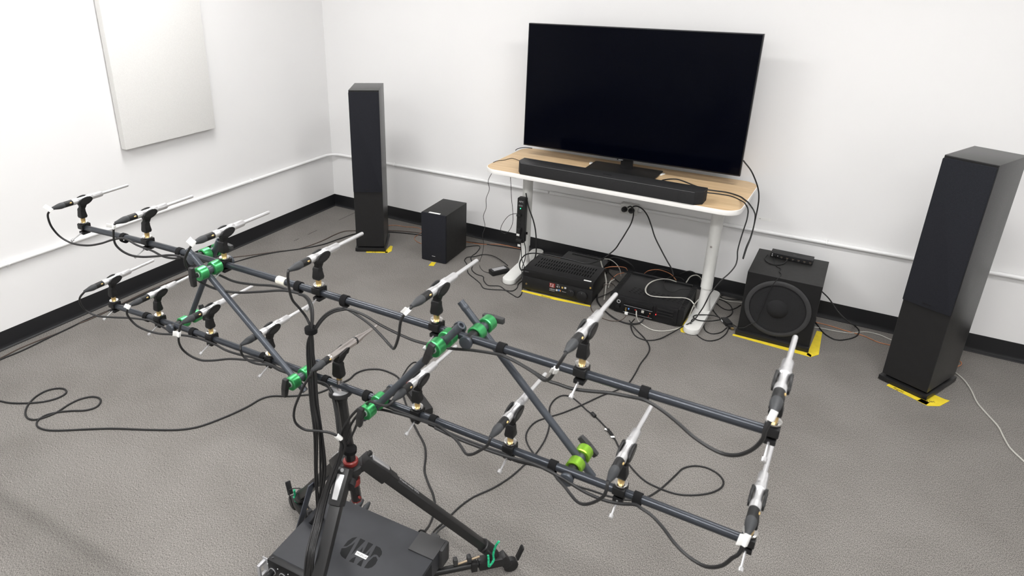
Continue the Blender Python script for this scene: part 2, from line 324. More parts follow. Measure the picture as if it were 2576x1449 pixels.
# ---- measured positions in metres (x along the back wall, y towards it, z up)
D = {
 'upper': [[1.3484,-2.7804,1.012],[1.6989,-2.7834,1.0351],[2.0529,-2.7865,1.0485],[2.4087,-2.7896,1.0572],[2.7675,-2.7928,1.0629],[3.1184,-2.7958,1.0665],[3.4731,-2.7989,1.0718]],
 'lower': [[1.4365,-2.7812,0.7391],[1.6875,-2.7833,0.7576],[1.9435,-2.7856,0.7721],[2.1989,-2.7878,0.7828],[2.4563,-2.7901,0.7916],[2.7096,-2.7923,0.8007],[2.9665,-2.7945,0.8064],[3.2248,-2.7968,0.8129],[3.475,-2.7989,0.8169]],
 'rods': {'F1': [[1.9738,-2.8438,1.0967],[2.3847,-2.8474,0.7797]],
  'F2': [[2.8679,-2.8516,1.129],[2.5833,-2.8492,0.7733]],
  'B1': [[1.9654,-2.7278,1.0828],[1.7522,-2.7259,0.7401]],
  'B2': [[2.7961,-2.735,1.1137],[3.1479,-2.7381,0.7687]]},
 'clamps': {'F1u': [2.0514,-2.8445,1.0523],
  'F1l': [2.3669,-2.8473,0.8147],
  'F2u': [2.8188,-2.8512,1.0703],
  'F2l': [2.6176,-2.8495,0.8244],
  'B1u': [1.9271,-2.7274,1.0381],
  'B1l': [1.7643,-2.726,0.7586],
  'B2u': [2.8564,-2.7355,1.0618],
  'B2l': [3.1131,-2.7378,0.8029]},
 'ties_u': [[1.5748,-2.7824,1.0249],[1.8549,-2.7848,1.0311],[2.3375,-2.789,1.0445],[2.4944,-2.7904,1.0423],[2.9362,-2.7942,1.0555],[3.2485,-2.797,1.0595]],
 'ties_l': [[1.619,-2.7827,0.7471],[1.8562,-2.7848,0.7669],[2.1699,-2.7876,0.7751],[2.4088,-2.7896,0.7888],[2.5512,-2.7909,0.7844],[2.7575,-2.7927,0.7999],[3.0735,-2.7954,0.7994],[3.2624,-2.7971,0.8023]],
 'tape': {'A': [[0.7837,-0.6071,0.0015],[0.8292,-0.6432,0.0015],[0.9437,-0.5841,0.0015],[0.9342,-0.53,0.0015],[0.8566,-0.4289,0.0015],[0.8452,-0.4275,0.0015],[0.9091,-0.5374,0.0015],[0.7969,-0.6151,0.0015]],
  'Q': [[1.2965,-0.5897,0.0015],[1.3286,-0.5771,0.0015],[1.3115,-0.5213,0.0015],[1.2835,-0.5312,0.0015]],
  'R': [[1.975,-0.5692,0.0015],[1.9889,-0.5981,0.0015],[2.1707,-0.5887,0.0015],[2.3955,-0.5656,0.0015],[2.3833,-0.533,0.0015],[2.1745,-0.5382,0.0015]],
  'P': [[2.914,-0.1567,0.0015],[2.9191,-0.5891,0.0015],[2.9418,-0.5799,0.0015],[2.9534,-0.5678,0.0015],[2.9347,-0.3955,0.0015],[2.9433,-0.1677,0.0015]],
  'S': [[3.1588,-0.4694,0.0015],[3.1871,-0.4951,0.0015],[3.5191,-0.5102,0.0015],[3.5278,-0.3627,0.0015],[3.5432,-0.1365,0.0015],[3.5179,-0.1573,0.0015],[3.5133,-0.466,0.0015]],
  'B': [[3.8843,-0.5641,0.0015],[3.8749,-0.5961,0.0015],[3.9154,-0.6112,0.0015],[4.0204,-0.6518,0.0015],[4.0711,-0.536,0.0015],[4.0555,-0.5131,0.0015],[4.0068,-0.6116,0.0015]]},
 'logo': [[[2.4069,-2.7702,0.17],[2.4047,-2.7463,0.17],[2.4094,-2.7294,0.17],[2.4201,-2.7185,0.17],[2.4198,-2.7262,0.17],[2.419,-2.748,0.17],[2.4155,-2.7638,0.17]],[[2.4149,-2.7962,0.17],[2.4067,-2.7787,0.17],[2.417,-2.7702,0.17],[2.4249,-2.7507,0.17],[2.4272,-2.7365,0.17],[2.4431,-2.8039,0.17],[2.4252,-2.802,0.17]],[[2.4321,-2.7174,0.17],[2.4507,-2.7166,0.17],[2.4494,-2.7562,0.17],[2.4476,-2.783,0.17]],[[2.4596,-2.7395,0.17],[2.4604,-2.7576,0.17],[2.468,-2.757,0.17]],[[2.4645,-2.7795,0.17],[2.4582,-2.7895,0.17],[2.4569,-2.8043,0.17],[2.4725,-2.8015,0.17]],[[2.462,-2.7159,0.17],[2.4803,-2.715,0.17],[2.481,-2.753,0.17],[2.4736,-2.7617,0.17]],[[2.4876,-2.7396,0.17],[2.4864,-2.7598,0.17],[2.4943,-2.7609,0.17]],[[2.4901,-2.7736,0.17],[2.4848,-2.7849,0.17],[2.4844,-2.8009,0.17],[2.4997,-2.8002,0.17]],[[2.4909,-2.7148,0.17],[2.5066,-2.7143,0.17],[2.5199,-2.7226,0.17],[2.5256,-2.7313,0.17],[2.5262,-2.7451,0.17],[2.514,-2.7405,0.17],[2.5058,-2.7436,0.17],[2.5016,-2.7634,0.17],[2.496,-2.7354,0.17]],[[2.5099,-2.7988,0.17],[2.5071,-2.775,0.17],[2.5097,-2.7534,0.17],[2.5158,-2.7475,0.17],[2.5272,-2.7545,0.17],[2.5311,-2.7699,0.17],[2.5288,-2.785,0.17],[2.522,-2.7941,0.17]]],
 'bungee': [[[2.8073,-2.5032,0.175],[2.8005,-2.5065,0.1594],[2.7962,-2.5092,0.1412],[2.7942,-2.512,0.1194],[2.7977,-2.515,0.1025],[2.7949,-2.5252,0.0938],[2.7987,-2.5513,0.1125],[2.7971,-2.5494,0.1313],[2.7939,-2.5469,0.15]],[[2.1014,-2.6665,0.16],[2.0949,-2.6594,0.13],[2.0829,-2.6436,0.09],[2.077,-2.6349,0.06]]],
 'cables': {'u0': [0.0034,[[1.394,-2.8928,1.1272],[1.3518,-2.8871,1.0972],[1.3342,-2.8816,1.0714],[1.3157,-2.8668,1.0322],[1.3172,-2.849,0.9952],[1.3461,-2.8337,0.9746],[1.4167,-2.821,0.9764],[1.483,-2.8104,0.9945],[1.5492,-2.8066,1.0209],[1.6079,-2.8027,1.0364],[1.6704,-2.8032,1.0275],[1.7416,-2.8018,1.0244],[1.7886,-2.8002,1.0162],[1.8493,-2.8028,1.0249],[1.8837,-2.8051,1.0364]]],
  'u1': [0.0034,[[1.7213,-2.8956,1.1312],[1.6917,-2.8871,1.0919],[1.681,-2.8788,1.0649],[1.6869,-2.8683,1.0394],[1.7037,-2.8535,1.0217],[1.7333,-2.8387,1.0165],[1.7906,-2.8267,1.0267],[1.8483,-2.816,1.04],[1.8808,-2.805,1.0396],[1.96,-2.8057,1.0295],[2.0467,-2.8065,1.0211],[2.1065,-2.807,1.0167],[2.1887,-2.8077,1.0286],[2.2722,-2.8084,1.0461],[2.3526,-2.8092,1.048]]],
  'u2': [0.0034,[[2.0596,-2.8986,1.1355],[2.0245,-2.893,1.0993],[2.0165,-2.8876,1.0746],[2.0172,-2.8762,1.0493],[2.032,-2.863,1.0208],[2.0741,-2.8501,1.0047],[2.1387,-2.8373,1.0044],[2.2244,-2.8258,1.0242],[2.3131,-2.8177,1.048],[2.3554,-2.8092,1.0476]]],
  'u3': [0.0034,[[2.4148,-2.9017,1.1452],[2.3991,-2.8906,1.1045],[2.401,-2.8796,1.0763],[2.4073,-2.8646,1.0459],[2.4128,-2.8497,1.0158],[2.4243,-2.8498,0.9964],[2.4278,-2.8498,0.978],[2.4115,-2.8497,0.9379],[2.4045,-2.8496,0.8565],[2.4135,-2.8597,0.7589],[2.4269,-2.8698,0.6875],[2.3651,-2.8193,0.4748],[2.3414,-2.8,0.3422],[2.2583,-2.72,0.1687],[2.2235,-2.68,0.0639]]],
  'u0b': [0.0034,[[2.3667,-2.8193,1.0516],[2.386,-2.8234,1.0553],[2.4044,-2.8276,1.0474],[2.4167,-2.8337,1.0321],[2.4254,-2.8418,1.0134],[2.4288,-2.8498,0.9875],[2.4186,-2.8497,0.9402],[2.4117,-2.8497,0.859],[2.4209,-2.8597,0.7618],[2.4357,-2.8699,0.6913],[2.3716,-2.8193,0.4778],[2.3582,-2.81,0.3588],[2.2711,-2.72,0.1586],[2.2192,-2.66,0.0353]]],
  'u1b': [0.0034,[[2.3724,-2.8193,1.0532],[2.3936,-2.8255,1.0582],[2.4147,-2.8317,1.0521],[2.4279,-2.839,1.0378],[2.4351,-2.8475,1.019],[2.4375,-2.8559,0.9931],[2.4302,-2.8558,0.9471],[2.4263,-2.8558,0.8676],[2.4318,-2.8648,0.7692],[2.4445,-2.87,0.695],[2.3859,-2.8194,0.4847],[2.3562,-2.8,0.3497],[2.2898,-2.73,0.1937],[2.2557,-2.69,0.0902]]],
  'u4': [0.0034,[[2.7637,-2.9047,1.1541],[2.7467,-2.8986,1.1318],[2.7321,-2.8925,1.0799],[2.714,-2.8823,1.0414],[2.7018,-2.8722,1.028],[2.6898,-2.8621,1.0219],[2.6498,-2.8467,1.0313],[2.6062,-2.8314,1.0401],[2.5601,-2.8185,1.0442],[2.5141,-2.8106,1.0482],[2.5101,-2.8205,1.0538],[2.4882,-2.8283,1.0456],[2.4708,-2.8362,1.0331],[2.4547,-2.842,1.0143],[2.4403,-2.8459,0.9925],[2.432,-2.8498,0.9793],[2.4298,-2.8498,0.9439],[2.426,-2.8498,0.8641],[2.4325,-2.8598,0.7663],[2.4354,-2.8574,0.6566],[2.3954,-2.8195,0.4892],[2.3334,-2.8,0.2915],[2.2303,-2.74,0.137]]],
  'u5': [0.0034,[[3.1187,-2.9078,1.1666],[3.105,-2.8983,1.1342],[3.0966,-2.8888,1.1144],[3.0814,-2.8741,1.0842],[3.0622,-2.8568,1.0645],[3.0391,-2.8423,1.0622],[2.9987,-2.8334,1.0671],[2.9571,-2.8244,1.0677],[2.932,-2.8162,1.0608],[2.8739,-2.8157,1.0504],[2.8226,-2.8153,1.0375],[2.7886,-2.815,1.0325],[2.7526,-2.8146,1.0271],[2.7135,-2.8143,1.025],[2.6713,-2.8139,1.0288],[2.6222,-2.8135,1.0363],[2.5683,-2.813,1.0495],[2.517,-2.8126,1.0488],[2.5111,-2.8205,1.0497],[2.4904,-2.8284,1.0418],[2.473,-2.8362,1.0293],[2.458,-2.8431,1.0112],[2.4456,-2.849,0.9911],[2.4366,-2.8549,0.9798],[2.432,-2.8548,0.9471],[2.4353,-2.8549,0.8702],[2.4408,-2.8624,0.7711],[2.4428,-2.8574,0.6598],[2.4048,-2.8196,0.4937],[2.3418,-2.8,0.2959],[2.2391,-2.74,0.1383]]],
  'u6': [0.0036,[[3.4701,-2.9109,1.1637],[3.4662,-2.9069,1.1416],[3.4663,-2.9029,1.1271],[3.4606,-2.8988,1.1066],[3.4495,-2.8854,1.0792],[3.4316,-2.8719,1.0532],[3.4101,-2.8584,1.0364],[3.3862,-2.8515,1.0341],[3.3547,-2.8446,1.0405],[3.3214,-2.8376,1.0549],[3.2881,-2.834,1.0687],[3.2635,-2.8304,1.0739],[3.2536,-2.827,1.0725],[3.2229,-2.8187,1.0631],[3.1885,-2.8184,1.0573],[3.1387,-2.818,1.0441],[3.106,-2.8177,1.0376],[3.079,-2.8175,1.0381],[3.0595,-2.8173,1.0377],[3.0099,-2.8169,1.0511],[2.9674,-2.8165,1.061],[2.9474,-2.8163,1.063]]],
  'l0': [0.0034,[[1.4687,-2.8934,0.8464],[1.4277,-2.8871,0.815],[1.4104,-2.8809,0.7851],[1.4075,-2.8659,0.7509],[1.4349,-2.8511,0.733],[1.4877,-2.8316,0.7332],[1.5717,-2.8123,0.7457],[1.6425,-2.808,0.7586],[1.6519,-2.803,0.7576],[1.7272,-2.8037,0.7554],[1.7636,-2.804,0.7492],[1.8072,-2.8044,0.7514],[1.8777,-2.805,0.768]]],
  'l1': [0.0034,[[1.7234,-2.8957,0.8726],[1.6844,-2.8871,0.8326],[1.6803,-2.8788,0.8071],[1.693,-2.8684,0.781],[1.7176,-2.8536,0.764],[1.7541,-2.8389,0.7564],[1.7961,-2.8268,0.7606],[1.8202,-2.8158,0.7611],[1.881,-2.805,0.7662],[1.9791,-2.8059,0.7726],[2.0275,-2.8063,0.7678],[2.0867,-2.8068,0.7725],[2.1515,-2.8074,0.7837],[2.1924,-2.8078,0.7871]]],
  'l2': [0.0034,[[1.9668,-2.8978,0.8734],[1.937,-2.8922,0.8305],[1.9257,-2.8868,0.8005],[1.9223,-2.8754,0.7697],[1.9359,-2.8622,0.7464],[1.9618,-2.8491,0.7341],[1.9954,-2.836,0.737],[2.0627,-2.8244,0.759],[2.1179,-2.816,0.7703],[2.1903,-2.8077,0.7837],[2.2568,-2.8103,0.7843],[2.3248,-2.8109,0.7825],[2.4251,-2.8098,0.79],[2.4466,-2.81,0.7791],[2.454,-2.81,0.7501],[2.4697,-2.8202,0.7177],[2.4919,-2.8404,0.6768],[2.5052,-2.8505,0.6505],[2.4731,-2.8502,0.5611],[2.4468,-2.86,0.4868],[2.4284,-2.8698,0.4285],[2.4427,-2.92,0.3848],[2.4671,-2.97,0.3614],[2.4705,-2.99,0.2997]]],
  'l3': [0.0034,[[2.2215,-2.9,0.8961],[2.203,-2.8932,0.8743],[2.1997,-2.8866,0.8516],[2.2162,-2.8802,0.8347],[2.2428,-2.8702,0.8282],[2.2683,-2.8584,0.8279],[2.2918,-2.8466,0.813],[2.3098,-2.8358,0.8042],[2.342,-2.8271,0.8005],[2.3913,-2.8185,0.798],[2.4256,-2.8098,0.7952],[2.4437,-2.8139,0.7867],[2.4569,-2.8201,0.765],[2.4724,-2.8302,0.7303],[2.4898,-2.8453,0.6845],[2.503,-2.8525,0.6535],[2.4705,-2.8552,0.5636],[2.4456,-2.868,0.4925],[2.4308,-2.8798,0.438],[2.4471,-2.93,0.3959],[2.4702,-2.98,0.3724],[2.4738,-3,0.3115]]],
  'l4': [0.0034,[[2.4926,-2.9024,0.9282],[2.4703,-2.9038,0.8982],[2.4452,-2.9054,0.8585],[2.4223,-2.9079,0.8131],[2.4039,-2.9096,0.7701],[2.3982,-2.9095,0.739],[2.4009,-2.9041,0.715],[2.4171,-2.8933,0.698],[2.4524,-2.8827,0.7017],[2.487,-2.8721,0.7027],[2.5079,-2.8614,0.6902],[2.5155,-2.8506,0.6602],[2.4982,-2.8504,0.6131],[2.4808,-2.8653,0.5488],[2.4677,-2.8802,0.4921],[2.4765,-2.93,0.4191],[2.508,-2.99,0.4063],[2.504,-3,0.3299]]],
  'l5': [0.0034,[[2.7156,-2.9043,0.9023],[2.7008,-2.9002,0.8896],[2.677,-2.896,0.8793],[2.6537,-2.8918,0.874],[2.6334,-2.8816,0.8633],[2.6147,-2.8714,0.8428],[2.5742,-2.8611,0.8028],[2.5384,-2.8524,0.7561],[2.5078,-2.8438,0.7064],[2.4899,-2.8353,0.6516],[2.4896,-2.8503,0.6092],[2.4719,-2.8652,0.5446],[2.4602,-2.8801,0.4883],[2.469,-2.93,0.415],[2.5021,-2.99,0.4029],[2.495,-3,0.3245]]],
  'l6': [0.0034,[[2.9722,-2.9066,0.9129],[2.9627,-2.8982,0.8895],[2.9393,-2.8898,0.8579],[2.9138,-2.879,0.8286],[2.89,-2.8638,0.8093],[2.8685,-2.8487,0.8087],[2.847,-2.836,0.8105],[2.8104,-2.8244,0.8135],[2.7716,-2.8128,0.8094],[2.7241,-2.8144,0.8076],[2.6665,-2.8173,0.8078],[2.607,-2.8202,0.808],[2.5779,-2.824,0.8015],[2.5576,-2.8281,0.7729],[2.526,-2.8321,0.7214],[2.5088,-2.8362,0.676],[2.5008,-2.8404,0.6494],[2.4827,-2.8503,0.5926],[2.4633,-2.8651,0.5266],[2.4513,-2.88,0.4698],[2.463,-2.93,0.4117],[2.4856,-2.98,0.3841],[2.489,-3,0.3208]]],
  'l7': [0.0034,[[3.2291,-2.9088,0.9115],[3.2229,-2.9042,0.8893],[3.207,-2.8996,0.8607],[3.182,-2.8901,0.8314],[3.1592,-2.8712,0.8114],[3.1372,-2.8522,0.8053],[3.1152,-2.8383,0.8081],[3.0977,-2.8269,0.8071],[3.0806,-2.8155,0.8089],[3.0435,-2.8172,0.8105],[2.9891,-2.8167,0.8008],[2.9636,-2.8165,0.8071],[2.9236,-2.8161,0.8049],[2.8717,-2.8157,0.8025],[2.818,-2.8152,0.8024],[2.7729,-2.8148,0.8066],[2.6697,-2.8219,0.8049],[2.6055,-2.8274,0.7949],[2.565,-2.833,0.7666],[2.54,-2.8388,0.7101],[2.5232,-2.8426,0.671],[2.5077,-2.8455,0.6481],[2.4791,-2.8523,0.579],[2.4545,-2.865,0.5085],[2.4427,-2.8799,0.4555],[2.457,-2.93,0.4085],[2.4796,-2.98,0.3807],[2.4829,-3,0.3171]]],
  'l8': [0.0036,[[3.4686,-2.9109,0.8991],[3.4673,-2.9076,0.8787],[3.4593,-2.9043,0.8625],[3.4473,-2.9009,0.835],[3.4294,-2.8949,0.8128],[3.4109,-2.8838,0.7972],[3.3819,-2.8727,0.7939],[3.3544,-2.8615,0.8005],[3.3304,-2.8522,0.8147],[3.3042,-2.8438,0.8262],[3.2787,-2.8354,0.8264],[3.267,-2.8271,0.8219],[3.2331,-2.8208,0.8026],[3.197,-2.8205,0.7947],[3.1583,-2.8202,0.7955],[3.1188,-2.8198,0.8042],[3.0917,-2.8196,0.8096],[3.0418,-2.8252,0.82],[2.9787,-2.8246,0.8107],[2.9175,-2.8241,0.8056],[2.8428,-2.8234,0.8035],[2.7803,-2.8229,0.8081]]],
  'long_left': [0.0042,[[0.3416,-2.8927,0.0042],[0.4527,-2.8446,0.0042],[0.5051,-2.8281,0.0042],[0.5816,-2.7818,0.0042],[0.6332,-2.7324,0.0042],[0.653,-2.6869,0.0042],[0.6469,-2.6515,0.0042],[0.6141,-2.6379,0.0042],[0.58,-2.6503,0.0042],[0.553,-2.6873,0.0042],[0.5571,-2.7408,0.0042],[0.5926,-2.7957,0.0042],[0.6357,-2.8296,0.0042],[0.6847,-2.845,0.0042],[0.7208,-2.8355,0.0042],[0.7427,-2.7992,0.0042],[0.7511,-2.7545,0.0042],[0.7416,-2.6927,0.0042],[0.7473,-2.6438,0.0042],[0.778,-2.6034,0.0042],[0.819,-2.5946,0.0042],[0.8478,-2.6093,0.0042],[0.8639,-2.6406,0.0042],[0.8479,-2.6775,0.0042],[0.7972,-2.7148,0.0042],[0.7494,-2.7589,0.0042],[0.73,-2.7973,0.0042],[0.7396,-2.8321,0.0042],[0.7703,-2.8523,0.0042],[0.8172,-2.8511,0.0042],[0.8608,-2.8332,0.0042],[0.9723,-2.7546,0.0042],[1.0565,-2.696,0.0042],[1.1985,-2.6168,0.0042],[1.3089,-2.5481,0.0042],[1.3613,-2.4939,0.0042],[1.4039,-2.3974,0.0042],[1.4351,-2.2851,0.0042],[1.445,-2.2062,0.0042],[1.469,-2.1681,0.0042],[1.5416,-2.123,0.0042],[1.596,-2.0766,0.0042],[1.632,-2.0387,0.0042],[1.6556,-1.983,0.0042],[1.6722,-1.9259,0.0042],[1.6859,-1.8752,0.0042],[1.6816,-1.819,0.0042],[1.7034,-1.7694,0.0042],[1.7539,-1.7339,0.0042],[1.8092,-1.7277,0.0042],[1.8793,-1.7433,0.0042],[1.9444,-1.8126,0.0042],[2.0241,-1.8913,0.0042],[2.094,-1.9583,0.0042],[2.1744,-2.0217,0.0042],[2.2487,-2.0794,0.0042],[2.2871,-2.1289,0.0042],[2.332,-2.2054,0.0042],[2.3827,-2.2549,0.0042],[2.4247,-2.2894,0.0042],[2.4609,-2.3322,0.0042],[2.4823,-2.3709,0.01],[2.52,-2.4545,0.05],[2.5609,-2.5498,0.12]]],
  'small_loop': [0.003,[[1.9458,-1.792,0.0035],[1.9123,-1.7639,0.0035],[1.8874,-1.7253,0.0035],[1.8736,-1.6824,0.0035],[1.8628,-1.6363,0.0035],[1.8627,-1.5948,0.0035],[1.8725,-1.5845,0.0035],[1.8989,-1.6097,0.0035],[1.9371,-1.6629,0.0035],[1.9654,-1.7118,0.0035]]],
  'usb_long': [0.0033,[[2.6516,-0.6628,0.03],[2.6807,-0.6881,0.0165],[2.7204,-0.7148,0.005],[2.7693,-0.7644,0.004],[2.8042,-0.8127,0.004],[2.8219,-0.8597,0.0035],[2.8257,-0.9147,0.0035],[2.8211,-1.0072,0.0035],[2.8246,-1.1089,0.0035],[2.8216,-1.2097,0.0035],[2.7931,-1.2908,0.0035],[2.7506,-1.3643,0.0035],[2.6946,-1.4867,0.0035],[2.6497,-1.5753,0.0035],[2.6086,-1.637,0.0035],[2.5742,-1.6938,0.0035],[2.5662,-1.7491,0.0035],[2.5768,-1.8066,0.0035],[2.604,-1.8486,0.0035],[2.6564,-1.8925,0.0035],[2.7347,-1.9407,0.0035],[2.8522,-1.9667,0.0035],[2.9188,-1.9593,0.0035],[2.9961,-1.9517,0.0035],[3.0647,-1.9276,0.0035],[3.1048,-1.8887,0.0035],[3.1327,-1.8309,0.0035],[3.1527,-1.7671,0.0035],[3.1687,-1.7067,0.0035],[3.1835,-1.6561,0.0035],[3.2186,-1.6183,0.0035],[3.2594,-1.6049,0.0035],[3.3048,-1.6169,0.0035],[3.3313,-1.6485,0.0035],[3.3312,-1.6855,0.0035],[3.3064,-1.7323,0.0035],[3.2553,-1.7796,0.0035],[3.1988,-1.8089,0.0035],[3.1369,-1.8138,0.0035],[3.077,-1.8043,0.0035],[3.0091,-1.7594,0.0035],[2.945,-1.6905,0.0035],[2.9027,-1.6334,0.0035],[2.8715,-1.602,0.0035],[2.8144,-1.5539,0.0035],[2.7744,-1.5273,0.0035],[2.7272,-1.5037,0.0035],[2.6743,-1.4683,0.0035],[2.6263,-1.4488,0.0035],[2.5962,-1.4604,0.0035],[2.5792,-1.5029,0.0035],[2.5807,-1.5644,0.0035],[2.6064,-1.6318,0.0035],[2.6367,-1.7053,0.0035],[2.6545,-1.7908,0.0035],[2.6574,-1.8946,0.0035],[2.6482,-1.9602,0.0035],[2.63,-2.06,0.0035],[2.601,-2.1451,0.0035],[2.5604,-2.2253,0.0035],[2.5441,-2.2818,0.0035],[2.5361,-2.3384,0.0035],[2.5309,-2.3895,0.0035],[2.5287,-2.4279,0.01],[2.5553,-2.4989,0.06],[2.5879,-2.5675,0.12]]],
  'wall_pair_a': [0.0034,[[0.0831,-2.7348,0.0035],[0.0802,-2.6586,0.0035],[0.0678,-2.5449,0.0035],[0.0801,-2.3918,0.0035],[0.085,-2.3448,0.0035],[0.0793,-2.2679,0.0035],[0.0866,-2.2011,0.0035],[0.0875,-2.1042,0.0035],[0.0721,-1.9846,0.0035],[0.059,-1.7763,0.0035],[0.0752,-1.5368,0.0035],[0.0868,-1.3456,0.0035],[0.1031,-1.1929,0.0035],[0.184,-1.0884,0.0035],[0.2641,-0.9832,0.0035],[0.2956,-0.9396,0.0035],[0.3715,-0.8602,0.0035],[0.4029,-0.7747,0.0035],[0.4247,-0.6337,0.0035],[0.4252,-0.5002,0.0035],[0.442,-0.4126,0.0035],[0.4988,-0.3624,0.0035],[0.5816,-0.2924,0.0035],[0.7164,-0.2276,0.0035],[0.8086,-0.1853,0.0035],[0.9493,-0.1479,0.0035],[1.1232,-0.1567,0.0035]]],
  'wall_pair_b': [0.004,[[0.1031,-2.7442,0.0042],[0.0948,-2.6658,0.0042],[0.1013,-2.5524,0.0042],[0.09,-2.4016,0.0042],[0.085,-2.2892,0.0042],[0.0757,-2.1989,0.0042],[0.0816,-2.1148,0.0042],[0.0867,-1.9943,0.0042],[0.0788,-1.7906,0.0042],[0.0957,-1.553,0.0042],[0.1276,-1.38,0.0042],[0.1735,-1.242,0.0042],[0.2231,-1.0894,0.0042],[0.2974,-0.9565,0.0042],[0.4049,-0.8168,0.0042],[0.4746,-0.6903,0.0042],[0.5053,-0.5507,0.0042],[0.5446,-0.4099,0.0042],[0.6195,-0.3176,0.0042],[0.7338,-0.2513,0.0042],[0.8588,-0.206,0.0042],[0.9716,-0.1814,0.0042],[1.1399,-0.1834,0.0042]]],
  'copper_left': [0.0022,[[0.6008,-0.2206,0.0025],[0.6493,-0.1462,0.0025],[0.6984,-0.1119,0.0025],[0.771,-0.1007,0.0025],[0.8537,-0.0686,0.0025],[0.9108,-0.09,0.0025],[0.9398,-0.1599,0.0025],[0.9429,-0.2213,0.0025],[0.9622,-0.2625,0.0025],[1.0158,-0.2988,0.0025],[1.0559,-0.3081,0.0025]]],
  'copper_mid': [0.0026,[[1.2665,-0.1188,0.003],[1.3495,-0.1103,0.003],[1.4289,-0.0917,0.003],[1.5192,-0.0357,0.003],[1.5701,-0.0246,0.003],[1.6298,-0.0246,0.003],[1.6783,-0.0246,0.003],[1.7839,-0.0246,0.003],[1.852,-0.0246,0.003],[1.9209,-0.0246,0.003],[1.9899,-0.0246,0.003],[2.0546,-0.0246,0.003]]],
  'black_mid': [0.0034,[[1.2394,-0.1287,0.0036],[1.3067,-0.1094,0.0036],[1.4097,-0.0858,0.0036],[1.5448,-0.0609,0.0036],[1.6777,-0.0371,0.0036],[1.7954,-0.0255,0.0036],[1.8927,-0.0254,0.0036]]],
  'sub_cord': [0.003,[[1.2981,-0.227,0.0032],[1.3552,-0.1874,0.0032],[1.4125,-0.131,0.0032],[1.4347,-0.148,0.0032],[1.4629,-0.2546,0.0032],[1.4641,-0.3167,0.0032],[1.4878,-0.3635,0.0032],[1.5337,-0.4175,0.0032],[1.5728,-0.5019,0.0032],[1.631,-0.5428,0.0032],[1.6808,-0.5496,0.0032],[1.7139,-0.5996,0.0032],[1.7688,-0.6439,0.0032],[1.7921,-0.6359,0.0032],[1.834,-0.6163,0.0032],[1.8862,-0.644,0.0032],[1.9543,-0.6788,0.0032],[1.9921,-0.6915,0.0032],[1.9943,-0.6479,0.0032],[1.9636,-0.5677,0.0032],[1.9597,-0.56,0.0634],[1.9367,-0.5,0.1084]]],
  'adapter_cord': [0.003,[[1.7542,-0.353,0.02],[1.7004,-0.3097,0.0159],[1.5951,-0.2504,0.0118],[1.5235,-0.2526,0.0076],[1.4849,-0.3101,0.0056],[1.4491,-0.3497,0.0048],[1.4576,-0.396,0.0041],[1.507,-0.4496,0.0035],[1.5774,-0.556,0.0035],[1.6519,-0.6055,0.0035],[1.7143,-0.6461,0.0035],[1.7646,-0.6919,0.0035],[1.8071,-0.6844,0.0035],[1.8722,-0.6534,0.0035],[1.9272,-0.6349,0.0035],[1.9351,-0.5861,0.0035],[1.9168,-0.5268,0.0035],[1.9182,-0.4735,0.0035]]],
  'thin_hang': [0.0017,[[1.6993,-0.5,0.6834],[1.6892,-0.485,0.6656],[1.6658,-0.47,0.6304],[1.6531,-0.46,0.5978],[1.6573,-0.45,0.5499],[1.6368,-0.45,0.4843],[1.6411,-0.455,0.4265],[1.6255,-0.46,0.3696],[1.6492,-0.48,0.3117],[1.6444,-0.5,0.2614],[1.6544,-0.5,0.2015],[1.6447,-0.5,0.1284],[1.5486,-0.3529,0.002],[1.5995,-0.4393,0.002],[1.6578,-0.4814,0.002],[1.7207,-0.4921,0.015]]],
  'desk_thin': [0.0017,[[1.7532,-0.36,0.6258],[1.7594,-0.36,0.5655],[1.7659,-0.36,0.4891],[1.7789,-0.36,0.3998],[1.7818,-0.36,0.3313],[1.7646,-0.36,0.2767],[1.7322,-0.36,0.2408],[1.7065,-0.36,0.2455],[1.6988,-0.36,0.2684],[1.7233,-0.36,0.3276],[1.7607,-0.36,0.3724],[1.8122,-0.36,0.3931],[1.8393,-0.36,0.3983]]],
  'strip_cord': [0.0042,[[1.8623,-0.36,0.5347],[1.8677,-0.3643,0.5215],[1.8892,-0.3686,0.4522],[1.925,-0.3671,0.3678],[1.9417,-0.3629,0.2962],[1.9476,-0.3514,0.1676],[1.9285,-0.3257,0.1015],[1.8964,-0.3,0.0646],[1.9349,-0.4729,0.1],[1.9423,-0.5451,0.109],[1.91,-0.5068,0.118],[1.8845,-0.4271,0.127],[1.889,-0.3687,0.136],[1.9235,-0.3495,0.145],[2.0007,-0.3476,0.154],[2.1085,-0.3528,0.161],[2.2126,-0.3622,0.164],[2.2805,-0.3686,0.167],[2.3231,-0.3229,0.17],[2.3467,-0.25,0.1714],[2.3966,-0.2,0.225],[2.4078,-0.15,0.2568],[2.4298,-0.125,0.3131],[2.4499,-0.1,0.3738],[2.4553,-0.0925,0.4291],[2.4457,-0.085,0.4607],[2.4298,-0.085,0.473],[2.4138,-0.085,0.4623]]],
  'outlet_cord': [0.0042,[[2.4383,-0.085,0.4618],[2.4473,-0.087,0.4743],[2.4665,-0.089,0.4821],[2.502,-0.092,0.4735],[2.5378,-0.096,0.4412],[2.5691,-0.1,0.3853],[2.603,-0.12,0.3252],[2.6555,-0.14,0.2567],[2.7008,-0.16,0.2053],[2.7357,-0.18,0.1714],[2.756,-0.2,0.1419]]],
  'strip_low_a': [0.0028,[[1.8536,-0.38,0.2406],[1.8472,-0.368,0.1944],[1.852,-0.368,0.1518],[1.8715,-0.392,0.1023],[1.9029,-0.42,0.0714],[1.9189,-0.45,0.038]]],
